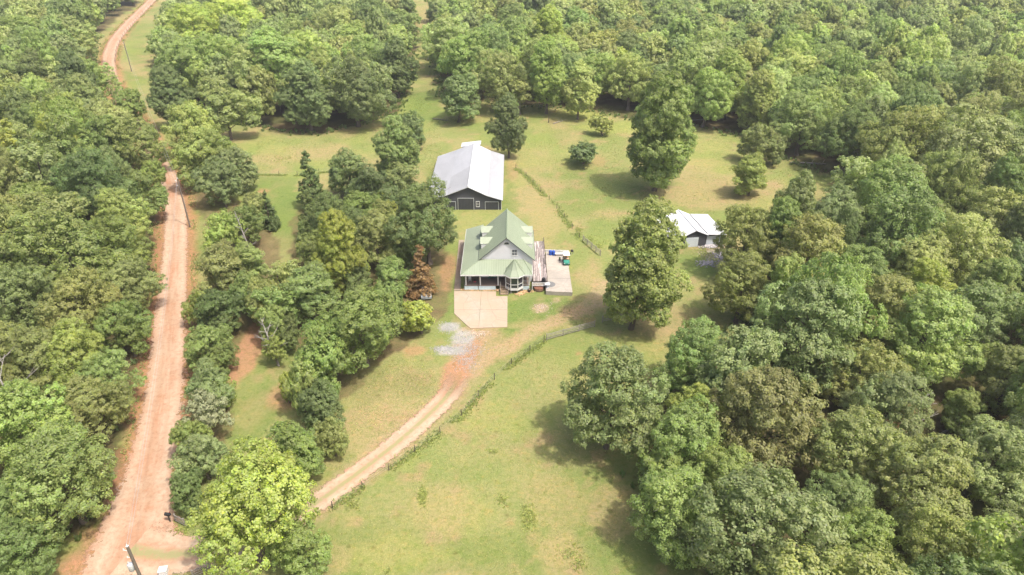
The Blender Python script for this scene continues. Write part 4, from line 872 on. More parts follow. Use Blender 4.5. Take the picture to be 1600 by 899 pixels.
T(464, 705, 84, 13, 'round', 'g', "green tree right behind the huge bright tree at the drive entrance"); T(468, 605, 50, 9, 'low', 'yg', "little light green tree on the left side of the round green tree")
T(385, 795, 200, 18, 'broad', 'y', "huge bright yellow-green tree over the driveway entrance at the bottom"); T(470, 855, 96, 13, 'round', 'yg', "light green tree touching the huge bright tree on its lower right")
T(590, 375, 92, 16, 'broad', 'o', "olive tree filling the grove between yellow tree and house tree"); T(530, 348, 98, 17, 'broad', 'd', "broad dark tree at the upper left of the grove"); T(485, 292, 46, 13, 'cone', 'd', "dark pointed evergreen at the grove's upper left corner")
T(545, 272, 70, 15, 'round', 'b', "blue-green tree at the back of the grove facing the pasture"); T(585, 300, 84, 14, 'round', 'd', "dark round tree in the grove left of the barn"); T(598, 325, 44, 10, 'round', 'y', "small yellowish tree between dark crowns left of the barn")
T(617, 240, 70, 18, 'tall', 'g', "tall green tree left of the barn's back end"); T(640, 205, 52, 15, 'round', 'd', "dark tree above the barn's left back corner"); T(628, 290, 60, 13, 'round', 'b', "grey-green tree squeezed between grove and barn roof"); T(560, 330, 60, 14, 'round', 'g', "green tree in the dark upper part of the grove")
T(496, 395, 60, 14, 'round', 'o', "olive tree left of the bright yellow-green upright tree"); T(482, 345, 40, 12, 'cone', 'd', "dark conical tree on the grove's left edge"); T(485, 455, 84, 13, 'round', 'g', "green tree on the left of the grove above the round green tree"); T(560, 440, 60, 13, 'round', 'd', "dark crown between the yellow-green upright and large mid green tree")
T(625, 395, 50, 13, 'round', 'd', "dark tree behind the fresh green round tree"); T(612, 480, 50, 8, 'low', 'g', "little green tree left of the parked pickup"); T(600, 345, 60, 15, 'round', 'o', "olive crown left of the large dark house tree"); T(444, 445, 66, 12, 'airy', 'p', "sparse pale tree with bare twigs left of the grove"); T(425, 485, 70, 12, 'airy', 'g', "sparse green tree with grey twigs between strip and grove")
T(450, 520, 48, 11, 'round', 'd', "dark tree beside the bleached dead tree"); T(428, 548, 40, 6, 'airy', 'yg', "sparse yellowing tree standing on red soil")
T(412, 470, 66, 10, 'round', 'o', "olive tree between the roadside strip and the sparse pale tree"); T(432, 505, 58, 10, 'round', 'g', "green tree just above the bleached dead tree")
T(35, 858, 110, 14, 'broad', 'k', "deep green tree in the bottom left corner below the junction tree")
T(447, 603, 34, 5, 'low', 'y', "tiny yellow tree on the red lawn beside the strip")
T(396, 328, 46, 9, 'round', 'o', "rounded olive tree beside the left green lawn"); T(420, 335, 30, 8, 'cone', 'd', "small dark cone tree on the edge of the left green lawn")
# strip between the road and the lawn
for a in [(300, 200, 74, 16, 'round', 'yg', "light green tree on the upper end of the strip right of the road"), (318, 245, 84, 17, 'round', 'yg', "second light green tree down the strip right of the road"), (345, 285, 66, 14, 'round', 'b', "blue-green tree in the strip above the middle utility pole"), (373, 262, 60, 13, 'round', 'b', "grey-green tree right of the blue-green strip tree"),
          (350, 366, 62, 12, 'round', 'yg', "light green tree beside the dead grey trunk"), (386, 352, 54, 11, 'round', 'k', "deep green tree behind the dead grey trunk"), (348, 418, 80, 13, 'round', 'o', "olive tree right of the road's straight part"), (388, 412, 58, 12, 'round', 'g', "green tree below the dead grey trunk"),
          (320, 478, 56, 12, 'round', 'yg', "light green tree leaning over the road's right edge"), (340, 492, 72, 13, 'round', 'd', "dark tree in the middle of the roadside strip"), (384, 458, 58, 11, 'round', 'g', "green tree on the strip's field side"), (324, 545, 72, 13, 'round', 'g', "green tree over the road edge halfway down the strip"), (346, 560, 46, 11, 'round', 'k', "deep green tree next to the red soil opening"),
          (326, 600, 74, 13, 'round', 'b', "blue-green tree on the lower strip by the road"), (322, 652, 68, 11, 'airy', 'w', "pale cream-topped sparse tree in the lower strip"), (300, 682, 52, 10, 'round', 'g', "green tree touching the road below the pale sparse tree"), (316, 712, 78, 12, 'round', 'b', "blue-green tree above the huge bright tree"), (290, 770, 56, 8, 'round', 'k', "deep green small tree by the mailbox"), (350, 610, 40, 9, 'round', 'yg', "small light green tree on the lawn side of the strip")]: T(*a)
# trees of the middle wood behind the field
for a in [(305, 48, 96, 23, 'broad', 'y', "left half of the pair of yellow-green giants at the top"), (365, 35, 100, 24, 'broad', 'y', "right half of the pair of yellow-green giants at the top"), (285, 108, 92, 21, 'broad', 'g', "green tree edging the upper field right of the far pole"), (268, 150, 60, 18, 'tall', 'd', "dark tall tree at the field side below the yellow-green giants"), (340, 105, 90, 21, 'broad', 'yg', "light green tree below the yellow-green giants"),
          (350, 168, 92, 17, 'round', 'b', "grey-green tree at the front corner of the middle wood"), (400, 120, 96, 22, 'broad', 'b', "blue-green broad tree in the middle wood's front"), (432, 110, 104, 25, 'tall', 'g', "tall green tree in the middle of the middle wood"), (478, 150, 76, 20, 'tall', 'd', "dark tall tree in the middle wood facing the field"), (553, 140, 104, 20, 'broad', 'd', "big dark dome tree at the middle wood's front right"), (620, 105, 62, 19, 'tall', 'd', "dark tree on the right edge of the middle wood"),
          (520, 48, 74, 22, 'broad', 'p', "pale green tree above the dark dome tree"), (572, 92, 70, 20, 'broad', 'g', "green tree right behind the dark dome tree"), (632, 45, 48, 17, 'round', 'g', "green tree beside the narrow grassy opening at the top"), (580, 30, 90, 20, 'broad', 'd', "dark tree at the top between two clearings"), (480, 90, 80, 22, 'broad', 'yg', "light green tree behind the dark tall one"), (415, 18, 40, 18, 'round', 'd', "dark tree right of the yellow-green giants at the frame's top")]: T(*a)
# front line of the back wood
for a in [(715, 152, 72, 14, 'round', 'k', "deep green low-branched tree behind the barn"), (735, 98, 104, 21, 'broad', 'g', "broad green tree behind the low-branched one"), (775, 125, 84, 19, 'broad', 'o', "olive tree behind the narrow dark tree"), (700, 70, 84, 20, 'broad', 'p', "pale green tree on the right of the grassy opening"), (856, 118, 72, 22, 'tall', 'yg', "light green tall tree with visible trunk at the pasture's top"), (858, 62, 70, 23, 'tall', 'y', "yellowish tall tree at the centre of the back wood"),
          (905, 140, 58, 17, 'tall', 'p', "pale tree on the pasture's top edge right of the light green tall one"), (812, 148, 50, 15, 'airy', 'br', "sparse brownish tree between olive and light green trees"), (935, 118, 72, 20, 'broad', 'g', "green tree on the back wood's front line"), (985, 125, 80, 21, 'broad', 'o', "olive tree behind the tall dark pasture tree"), (1105, 150, 84, 20, 'broad', 'g', "green front tree right of the tall dark pasture tree"), (1140, 130, 74, 21, 'tall', 'yg', "light green tall tree at the right wood's front corner"),
          (1190, 160, 60, 18, 'tall', 'o', "olive tall tree behind the pasture's upper right corner"), (1255, 190, 90, 18, 'broad', 'g', "green tree above the fallen log at the pasture's edge"), (1330, 215, 100, 19, 'broad', 'k', "deep green tree at the dark recess right of the fallen log"), (1420, 230, 130, 21, 'broad', 'o', "broad olive tree inside the right wood above the pasture's end"), (1512, 245, 150, 22, 'broad', 'p', "large pale green dome near the right frame edge"), (1340, 290, 84, 14, 'airy', 'p', "sparse pale tree at the pasture's far right tip")]: T(*a)
# right foreground wood
for a in [(955, 622, 168, 16, 'broad', 'b', "big blue-green dome tree at the pasture's right edge, front"), (1088, 560, 116, 16, 'broad', 'g', "green dome tree right behind the big blue-green dome"), (1068, 690, 140, 17, 'broad', 'g', "green tree below the big blue-green dome at the pasture edge"), (1052, 805, 150, 16, 'broad', 'yg', "light green tree over the pasture shadow at the bottom"), (1190, 840, 216, 18, 'broad', 'b', "huge grey-green dome at the bottom of the right wood"),
          (1195, 650, 170, 18, 'broad', 'br', "brownish olive broad tree in the right wood's middle"), (1250, 525, 176, 19, 'broad', 'b', "wide grey-green dome below the shed's wood corner"), (1165, 372, 108, 15, 'broad', 'o', "olive tree touching the shed's right side"), (1160, 450, 104, 15, 'broad', 'o', "olive tree below the shed at the wood's left edge"), (1265, 410, 140, 17, 'broad', 'br', "brownish dome right of the shed's olive tree"), (1300, 352, 112, 17, 'broad', 'b', "blue-green dome right of the shed"),
          (1395, 325, 144, 19, 'broad', 'g', "green dome at the pasture's lower right tip"), (1460, 370, 100, 19, 'broad', 'o', "olive dome behind the pale green round crown"), (1430, 425, 120, 18, 'broad', 'p', "pale green tree above the dark hollow"), (1370, 480, 120, 17, 'broad', 'br', "brown-tinged tree left of the pale green tree"), (1510, 500, 130, 18, 'broad', 'b', "blue-green tree at the right side above the hollow"), (1345, 590, 120, 17, 'broad', 'o', "olive tree left above the dark hollow"),
          (1325, 700, 140, 17, 'broad', 'o', "olive dome left below the dark hollow"), (1500, 640, 74, 13, 'round', 'yg', "lit yellowish round tree on the right of the dark hollow"), (1440, 760, 170, 18, 'broad', 'o', "broad olive dome below the dark hollow"), (1565, 720, 140, 17, 'broad', 'p', "pale dome at the right frame edge below the hollow"), (1340, 860, 130, 17, 'broad', 'g', "green dome at the bottom right of the huge grey-green dome"), (1480, 880, 160, 17, 'broad', 'o', "olive dome at the bottom edge, right corner"), (1130, 755, 110, 16, 'broad', 'g', "green crown above the huge grey-green dome"),
          (1590, 860, 140, 17, 'broad', 'b', "blue-green dome in the bottom right corner"), (1030, 740, 90, 14, 'round', 'g', "green crown on the pasture's edge between two domes"), (1090, 640, 90, 16, 'broad', 'yg', "light green crown between the green and brownish domes"), (1580, 590, 110, 18, 'broad', 'o', "olive dome at the right frame edge above the hollow"), (1310, 790, 110, 16, 'broad', 'k', "deep green dome between the grey-green and olive domes")]: T(*a)
# left wood along the road
for a in [(98, 745, 166, 17, 'broad', 'g', "big green tree with bare trunk showing at the road junction, left"), (45, 660, 140, 16, 'broad', 'yg', "light green tree with dead limbs above the junction tree"), (20, 800, 110, 15, 'broad', 'g', "green tree at the left frame edge above the bottom corner"), (142, 640, 104, 15, 'broad', 'o', "olive tree leaning to the road above the junction tree"), (170, 590, 90, 16, 'broad', 'g', "green tree at the road's left edge, lower part"), (198, 515, 84, 16, 'round', 'g', "round green tree overhanging the road's left edge"),
          (120, 560, 120, 17, 'broad', 'yg', "light green tree one row in from the road"), (55, 570, 120, 16, 'broad', 'o', "olive tree at the left frame, level with the grove"), (120, 480, 120, 17, 'broad', 'br', "brownish olive tree in the left wood's middle"), (202, 445, 84, 16, 'broad', 'b', "blue-green tree at the road opposite the strip"), (95, 395, 150, 17, 'broad', 'g', "wide green dome in the left wood's middle"), (30, 470, 110, 17, 'broad', 'b', "blue-green tree at the left frame edge"), (185, 385, 100, 16, 'broad', 'g', "green tree by the road below the middle utility pole"),
          (222, 305, 76, 15, 'round', 'k', "deep green tree on the road's left edge by the middle pole"), (195, 340, 90, 16, 'broad', 'yg', "light green tree left of the middle utility pole"), (215, 225, 84, 16, 'broad', 'o', "olive tree hiding the road's bend"), (170, 205, 90, 19, 'broad', 'p', "tall pale green tree hiding the left side of the road bend"), (130, 290, 100, 18, 'broad', 'k', "deep green dome in the left wood, upper part"), (205, 165, 50, 13, 'round', 'g', "small green tree at the road just below the bend"), (28, 268, 60, 19, 'cone', 'y', "yellow pointed tree at the left frame edge"),
          (60, 330, 90, 17, 'broad', 'g', "green tree below the yellow pointed tree"), (140, 130, 70, 19, 'broad', 'g', "green tree beside the road's upper bend"), (240, 275, 40, 9, 'round', 'yg', "small light green tree at the road's left verge"), (40, 60, 110, 18, 'broad', 'g', "green dome near the top left corner above the red clay"), (110, 60, 90, 18, 'broad', 'o', "olive dome below the top left corner")]: T(*a)
# --- the woods' interior
hand = len(TREES)
def wood_name(i): return ("left wood", "right wood", "back wood", "middle wood")[i]
road_xy = road_c
def ok_place(x, y, r, lst, k=.62):
    for t in lst:
        if (x - t[0]) ** 2 + (y - t[1]) ** 2 < (k * (r + t[2])) ** 2: return False
    return True
rs = np.random.default_rng(21); auto = []
grid = {}
def near(x, y):
    gx, gy = int(x // 14), int(y // 14)
    for i in (-1, 0, 1):
        for j in (-1, 0, 1): yield from grid.get((gx + i, gy + j), ())
def put(t): grid.setdefault((int(t[0] // 14), int(t[1] // 14)), []).append(t)
for t in TREES: put(t)
GAPS = [(*U(450, 45)[:2], 9), (*U(1385, 16)[:2], 7), (*U(668, 20)[:2], 12), (*U(665, 70)[:2], 9), (*U(662, 120)[:2], 8), (*U(445, 70)[:2], 5), (*U(1090, 430)[:2], 6), (*U(1080, 490)[:2], 5)]
tint_noise = VN(9)
for wi, P in enumerate(WOODS):
    Pa = np.array([p[:2] for p in P]); lo = Pa.min(0); hi = Pa.max(0); n = int((hi[0] - lo[0]) * (hi[1] - lo[1]) / 8)
    X = rs.uniform(lo[0], hi[0], n); Y = rs.uniform(lo[1], hi[1], n); ins = inpoly(X, Y, P)
    X = X[ins]; Y = Y[ins]; dr = dist_line(X, Y, road_c[::3]); db = dist_line(X, Y, np.concatenate([Pa, Pa[:1]]))
    for x, y, d, e in zip(X, Y, dr, db):
        if y > 430 and rs.random() < .3: pass
        r = rs.uniform(4.6, 8.2)
        if d < 3.6 + r * .9 or e < r * .62 or any((x - a) ** 2 + (y - b) ** 2 < (q_ + r) ** 2 for a, b, q_ in GAPS): continue
        if wi == 1 and math.hypot((x - U(1412, 665)[0]), (y - U(1412, 665)[1])) < 7.5: continue
        if any((x - t[0]) ** 2 + (y - t[1]) ** 2 < (.62 * (r + t[2])) ** 2 for t in near(x, y)): continue
        hgt_ = 7.5 + r * rs.uniform(.8, 1.9)
        px, py, dd = PJ(x, y, H_(x, y) + .6 * hgt_)
        if -.2 * 1600 > px or px > 1.2 * 1600 or y < 20 or (py < -90): continue
        if 1110 < px < 1325 and 225 < py < 338: continue
        q = tint_noise(x, y, 30, 2) + rs.normal() * .16
        ti = rs.choice(['g', 'o', 'b', 'k', 'yg', 'p', 'br', 'd', 'g', 'o', 'p'] if q > .45 else ['g', 'k', 'b', 'd', 'yg', 'g', 'b', 'o'])
        if rs.random() < .012: ti = 'y'
        kd = rs.choice(['broad', 'round', 'tall', 'airy', 'cone'], p=[.60, .18, .15, .04, .03])
        if kd == 'tall': r *= .8; hgt_ *= 1.12
        if kd == 'cone': r *= .55
        t = [x, y, r, hgt_, kd, str(ti), None, px, py, wi]; put(t); auto.append(t)
auto.sort(key=lambda t: -(t[2] / PJ(t[0], t[1], H_(t[0], t[1]) + 10)[2]))
inview = [t for t in auto if -30 < t[7] < 1630 and -25 < t[8] < 930]
outview = [t for t in auto if not (-30 < t[7] < 1630 and -25 < t[8] < 930)]
NIND = max(0, 296 - hand)
indiv = inview[:NIND]; rest = inview[NIND:] + outview
# labels for the woods' interior trees: what each is next to
LM = [("barn", 730, 270), ("farmhouse", 785, 400), ("white-roofed shed", 1080, 355), ("far utility pole", 202, 95), ("middle utility pole", 290, 325), ("transformer pole", 215, 870), ("road's upper bend", 168, 95), ("hidden road bend", 235, 240),
      ("pair of yellow-green giants", 335, 45), ("big dark dome tree", 553, 140), ("grassy opening at the top", 665, 60), ("yellowish tall tree", 858, 62), ("tall dark pasture tree", 1032, 205), ("fallen log", 1255, 258), ("large pale dome at the right", 1512, 245), ("sparse pale tree at the pasture's tip", 1340, 290),
      ("dark hollow", 1412, 660), ("huge grey-green dome", 1190, 840), ("bottom right corner", 1600, 899), ("red clay patch at top left", 30, 70), ("yellow pointed tree", 28, 268), ("junction tree", 100, 745), ("road's straight part", 270, 430), ("wide green dome of the left wood", 95, 395), ("top right corner", 1600, 0), ("light green tall corner tree", 1140, 130), ("small sandy gap at the top", 1385, 16), ("big blue-green dome", 955, 622), ("left frame edge's middle", 0, 450), ("right frame edge's middle", 1600, 450)]
ORD = ["nearest", "second nearest", "third nearest", "fourth nearest", "fifth nearest", "sixth nearest", "seventh nearest", "eighth nearest", "ninth nearest", "tenth nearest", "eleventh nearest", "twelfth nearest"]
buck = {}
for t in indiv:
    j = min(range(len(LM)), key=lambda k: (LM[k][1] - t[7]) ** 2 + (LM[k][2] - t[8]) ** 2); dx, dy = t[7] - LM[j][1], t[8] - LM[j][2]
    side = ('right of' if dx > 0 else 'left of') if abs(dx) > abs(dy) else ('below' if dy > 0 else 'above')
    buck.setdefault((j, side, t[5]), []).append((dx * dx + dy * dy, t))
for (j, side, ti), L in buck.items():
    L.sort(key=lambda a: a[0])
    for k, (_, t) in enumerate(L): t[6] = f"{TWORD[ti]} tree {side} the {LM[j][0]}" + ("" if len(L) == 1 else f", {ORD[min(k, 11)]}")
mrs = np.random.default_rng(5)
def plant(t, name, group, label, cat="tree"):
    x, y, r, h, kd, ti = t[:6]; pr_ = PROTO[kd]; pr_ = pr_[int(mrs.integers(len(pr_)))]; z = H_(x, y)
    root = thing(name, label, cat, (x, y, z), float(mrs.uniform(0, 6.28)), group); e_ = float(mrs.uniform(.90, 1.12)); root.scale = (r / pr_['R'] * e_, r / pr_['R'] / e_, h / pr_['H']); root.rotation_euler.x = float(mrs.normal() * .05); root.rotation_euler.y = float(mrs.normal() * .05)
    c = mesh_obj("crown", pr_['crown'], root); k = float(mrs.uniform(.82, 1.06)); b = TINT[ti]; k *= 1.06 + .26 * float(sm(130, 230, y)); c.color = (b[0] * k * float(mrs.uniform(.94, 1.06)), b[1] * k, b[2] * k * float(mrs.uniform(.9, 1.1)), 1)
    mesh_obj("trunk", pr_['trunk'], root); return root
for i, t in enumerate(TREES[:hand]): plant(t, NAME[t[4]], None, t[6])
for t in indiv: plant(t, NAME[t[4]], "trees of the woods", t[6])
# the far woods: one object made with geometry nodes
def scatter(name, pts, rots, scales, cols, idx, objs, label, mat):
    me = bpy.data.meshes.new(name); me.vertices.add(len(pts)); me.vertices.foreach_set('co', np.array(pts, np.float32).ravel())
    for nm, ty, key, arr in (('rot', 'FLOAT_VECTOR', 'vector', rots), ('scl', 'FLOAT_VECTOR', 'vector', scales), ('tint', 'FLOAT_COLOR', 'color', cols), ('pick', 'INT', 'value', idx)):
        a = me.attributes.new(nm, ty, 'POINT'); a.data.foreach_set(key, np.array(arr, np.int32 if ty == 'INT' else np.float32).ravel())
    o = mesh_obj(name, me); g = bpy.data.node_groups.new(name, 'GeometryNodeTree'); g.interface.new_socket('Geometry', in_out='INPUT', socket_type='NodeSocketGeometry'); g.interface.new_socket('Geometry', in_out='OUTPUT', socket_type='NodeSocketGeometry')
    N = g.nodes.new; gi = N('NodeGroupInput'); go = N('NodeGroupOutput'); ip = N('GeometryNodeInstanceOnPoints'); gj = N('GeometryNodeGeometryToInstance')
    for ob in reversed(objs): oi = N('GeometryNodeObjectInfo'); oi.inputs['Object'].default_value = ob; oi.transform_space = 'ORIGINAL'; g.links.new(oi.outputs['Geometry'], gj.inputs[0])
    def att(n, ty): a = N('GeometryNodeInputNamedAttribute'); a.data_type = ty; a.inputs['Name'].default_value = n; return a.outputs[0]
    sm_ = N('GeometryNodeSetMaterial'); sm_.inputs['Material'].default_value = mat
    g.links.new(gi.outputs[0], ip.inputs['Points']); g.links.new(gj.outputs[0], ip.inputs['Instance']); ip.inputs['Pick Instance'].default_value = True
    g.links.new(att('pick', 'INT'), ip.inputs['Instance Index']); g.links.new(att('rot', 'FLOAT_VECTOR'), ip.inputs['Rotation']); g.links.new(att('scl', 'FLOAT_VECTOR'), ip.inputs['Scale'])
    if mat is not None: g.links.new(ip.outputs[0], sm_.inputs[0]); g.links.new(sm_.outputs[0], go.inputs[0])
    else: g.links.new(ip.outputs[0], go.inputs[0])
    md = o.modifiers.new("scatter", 'NODES'); md.node_group = g
    return tag(o, label, None, None, 'stuff')
src = []
for k_ in ('far', 'broad'):
    for d in PROTO[k_][:4]:
        m2 = d['crown'].copy(); m2.materials.clear(); m2.materials.append(M['leaf_far']); so = bpy.data.objects.new("crown_shape", m2); src.append((so, d))
P_, R_, S_, C_, I_ = [], [], [], [], []
for t in rest:
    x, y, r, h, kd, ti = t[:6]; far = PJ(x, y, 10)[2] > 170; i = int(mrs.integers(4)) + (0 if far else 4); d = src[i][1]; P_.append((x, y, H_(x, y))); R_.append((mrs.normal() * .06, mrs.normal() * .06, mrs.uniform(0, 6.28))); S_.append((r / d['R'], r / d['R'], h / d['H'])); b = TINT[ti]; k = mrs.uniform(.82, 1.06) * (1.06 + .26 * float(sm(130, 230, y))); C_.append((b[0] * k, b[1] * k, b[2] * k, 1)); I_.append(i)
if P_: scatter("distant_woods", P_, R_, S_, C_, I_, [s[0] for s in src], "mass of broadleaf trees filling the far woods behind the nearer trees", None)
print("TREES hand", hand, "indiv", len(indiv), "rest", len(rest))

# dead trees and fallen wood
def dead_tree(px, py, h, label, lean=(0, 0), nb=9, sc_=1.0):
    x, y, z = U(px, py); rs_ = np.random.default_rng(int(px)); root = thing("dead_tree", label, "dead tree", (x, y, z)); m = MB(); top = Vector((lean[0], lean[1], h)); tube(m, [Vector((0, 0, -.2)), top * .5, top], [.2, .13, .03], 7); m.build("trunk", M['bark_pale'], root, True)
    for k in range(nb):
        t = .35 + .62 * k / nb; a = top * t; an = k * 2.4 + rs_.uniform(-.4, .4); L = (1.1 - t) * h * .45 * sc_; b = a + Vector((math.cos(an) * L, math.sin(an) * L, L * .6)); c = b + Vector((rs_.uniform(-.5, .5), rs_.uniform(-.5, .5), .5)) * L * .4
        mb = MB(); tube(mb, [a, a.lerp(b, .5) + Vector((0, 0, .1)), b], [.07, .05, .025], 5); tube(mb, [a.lerp(b, .6), c], [.04, .012], 4); mb.build("branch", M['bark_pale'], root, True)
dead_tree(400, 415, 11, "bare grey dead trunk sticking out of the strip trees", (-2.0, .5), 8, .5)
dead_tree(436, 572, 8, "bleached bare dead tree over the red soil opening", (-1.5, .8), 12, 1.0)
dead_tree(812, 176, 10, "bare grey dead tree on the back wood's edge", (.4, .3), 10, .8)
dead_tree(1416, 690, 8, "bare branching dead tree in the dark hollow", (.8, .6), 9, 1.0)
dead_tree(60, 700, 16, "dead limbs poking out of the light green tree at left", (-2, 1), 12, .9)
def log(px, py, L, ang, r, label, mat='bark_pale', twigs=3):
    x, y, z = U(px, py); root = thing("fallen_log", label, "log", (x, y, z + r), R(ang)); m = MB(); tube(m, [Vector((-L / 2, 0, 0)), Vector((0, .15, .06)), Vector((L / 2, 0, .02))], [r, r * .85, r * .5], 8); m.build("trunk", M[mat], root, True)
    for k in range(twigs): a = Vector((L * (.1 + .15 * k), 0, .05)); mb = MB(); tube(mb, [a, a + Vector((.5, (-1) ** k * .9, .5)), a + Vector((1.1, (-1) ** k * 1.5, .7))], [r * .4, r * .25, .02], 5); mb.build("branch", M[mat], root, True)
log(1262, 257, 9, -6, .25, "long pale fallen log along the pasture's upper right edge"); log(872, 192, 4, 40, .13, "bleached white branch lying on grass at the pasture's top"); log(1098, 188, 7, 12, .18, "pale fallen trunk at the wood edge beyond the tall dark tree"); log(688, 188, 5, -25, .14, "grey brush pile log behind the barn", 'bark_pale', 4)
x, y, z = U(857, 192); o = thing("tree_stump", "short dark stump post beside the bleached branch", "stump", (x, y, z)); m = MB(); tube(m, [Vector((0, 0, -.1)), Vector((.05, 0, 1.2)), Vector((.02, .05, 2.2))], [.14, .1, .06], 7); m.build("trunk", M['post_dark'], o)
log(1480, 676, 9, 28, .16, "pale bent limb lying across crowns by the dark hollow", 'bark_pale', 3); bpy.context.scene.objects[-1]

# ------------------------------------------------------------------ fences
def wire_fence(name, label, px, step, h=1.2, wires=3, arr=None):
    L = catmull(ground_pts(px), 1.0); root = thing(name, label, "fence", (L[0][0], L[0][1], 0)); acc = step; last = None; pm_ = MB().bar((0, 0, -.2), (0, 0, h), .055, 6).mesh("post", M['post_dark']); tops_ = []
    for i in range(len(L)):
        if i: acc += np.linalg.norm(L[i] - L[i - 1])
        if acc >= step or i == len(L) - 1:
            acc = 0; x, y = L[i]; z = H_(x, y); o = mesh_obj("post", pm_, root); o.location = (x - L[0][0], y - L[0][1], z); tops_.append(Vector((x - L[0][0], y - L[0][1], z)))
    for k in range(wires):
        m = MB(); zz = h * (.35 + .28 * k)
        for a, b in zip(tops_, tops_[1:]): m.bar(a + Vector((0, 0, zz)), b + Vector((0, 0, zz)), .008, 3, cap=False)
        m.build("strand", M['wire'], root)
    return L
f1 = wire_fence("wire_fence", "overgrown wire fence along the drive's right side beside the pasture", [(520, 795), (586, 750), (627, 722), (671, 690), (721, 650), (760, 606), (799, 570), (850, 534)], 3.6)
f2 = wire_fence("wire_fence", "weedy wire fence curving from the barn past the patio", [(806, 264), (822, 276), (845, 300), (870, 326), (884, 345), (905, 372)], 4.5)
f3 = wire_fence("wire_fence", "straight weedy wire fence across the field left of the barn", [(402, 274), (430, 274), (465, 275), (520, 268)], 4.5)
f4 = wire_fence("wire_fence", "short row of wooden posts beside the shaded road bend", [(249, 244), (259, 250), (270, 256), (283, 262)], 3.2, 1.4)
f5 = wire_fence("wire_fence", "wire fence beside the far bend of the road", [(244, 2), (222, 22), (200, 47), (184, 74), (180, 98)], 8)
def rail_fence(label, px, n, mats='wood_grey', h=1.25, name="rail_fence"):
    a = Vector((*U(*px[0])[:2], 0)); b = Vector((*U(*px[1])[:2], 0)); root = thing(name, label, "fence", a); d = b - a; pm_ = B(-.06, .06, -.06, .06, -.1, h).mesh("post", M['wood_grey'])
    for i in range(n + 1):
        q = d * (i / n); o = mesh_obj("post", pm_, root); o.location = q
        if i < n:
            q2 = d * ((i + 1) / n); nn = Vector((-d.y, d.x, 0)).normalized() * -.09
            for z_ in (.3, .62, .94, 1.18): MB().bar(q + nn + Vector((0, 0, z_)), q2 + nn + Vector((0, 0, z_)), .036, 4).build("rail", M[mats], root)
    return root
rail_fence("grey wooden rail fence below the farmhouse lawn", ((854, 532), (929, 511)), 3); rail_fence("short rail fence under the big light green tree", ((941, 504), (955, 501)), 1)
rail_fence("weathered rail fence running down right behind the patio", ((911, 377), (938, 400)), 4)
rail_fence("small wooden gate piece beside the mailbox", ((276, 815), (290, 822)), 1); rail_fence("wooden rail fence end at the bottom edge under the bright tree", ((303, 903), (330, 890)), 1)
x, y, z = U(266, 815); mbx = thing("mailbox", "black arched mailbox on a wooden post at the road junction", "mailbox", (x, y, z), R(80)); gbox(mbx, "post", M['post_dark'], -.06, .06, -.06, .06, -.1, 1.05)
n = 10; MB().poly_y([(-.16, 1.05), (.16, 1.05)] + [(.16 * math.cos(math.pi * i / n), 1.22 + .16 * math.sin(math.pi * i / n)) for i in range(n + 1)], -.32, .32).build("box", M['rubber'], mbx); B(.165, .18, -.2, -.12, 1.15, 1.4).build("flag", worn("red_flag", (.5, .04, .03)), mbx)
x, y, z = U(257, 897); ub = thing("utility_box", "pale utility box on the verge at the bottom edge by the pole", "utility box", (x, y, z), R(10)); MB().box(-.4, .4, -.35, .35, 0, .75).build("cabinet", M['white'], ub, bevel=.03); MB().box(-.43, .43, -.38, .38, .75, .8).build("lid", M['white'], ub)
# firewood / bricks by the mailbox and stones edging the bed below the porch
def pebbles(name, label, spots, n, s0, s1, cols, flat=.6, seed=3):
    rs_ = np.random.default_rng(seed); V = []; F = []; col = []
    for k in range(n):
        px, py, hx_, hy_ = spots[int(rs_.integers(len(spots)))]; x, y, z = U(px + rs_.normal() * hx_ * .5, py + rs_.normal() * hy_ * .5); s = rs_.uniform(s0, s1); b = len(V)
        q = rs_.normal(size=(6, 3)) * .15 + np.array([(1, 0, 0), (0, 1, 0), (-1, 0, 0), (0, -1, 0), (0, 0, 1), (0, 0, -.6)]); q *= s * np.array([1, 1, flat]); V += [(x + p[0], y + p[1], z + p[2] + s * .2) for p in q]
        F += [(b, b + 1, b + 4), (b + 1, b + 2, b + 4), (b + 2, b + 3, b + 4), (b + 3, b, b + 4), (b + 1, b, b + 5), (b + 2, b + 1, b + 5), (b + 3, b + 2, b + 5), (b, b + 3, b + 5)]
    me = quads_mesh(name, np.array(V), np.array(F), cols); return tag(mesh_obj(name, me), label, None, None, 'stuff')
pebbles("gravel", "grey gravel spread beside the concrete pad corner", [(700, 512, 18, 8), (722, 530, 22, 12), (706, 548, 28, 8), (735, 545, 24, 12), (730, 565, 20, 18), (690, 545, 14, 4)], 2600, .03, .10, worn("grey_gravel", (.37, .36, .355), .3))
pebbles("garden_bed_stones", "tan stones and mulch along the foot of the porch skirting", [(735, 452.5, 14, 2.2), (760, 453, 16, 2.2), (775, 453, 8, 2), (822, 456, 10, 2), (812, 459, 6, 3)], 500, .06, .2, worn("tan_bed_stone", (.50, .33, .18), .4), seed=4)
pebbles("rubble", "pale rubble and stones by the shed corner", [(1128, 398, 12, 8), (1105, 412, 16, 5), (1110, 385, 14, 3)], 700, .06, .28, worn("rubble_stone", (.38, .36, .37), .3), seed=5)
pebbles("field_stones", "scattered pale stones on red earth around the fire ring", [(845, 481, 14, 8), (748, 522, 18, 5)], 260, .05, .16, worn("pale_field_stone", (.52, .42, .33), .3), seed=6)

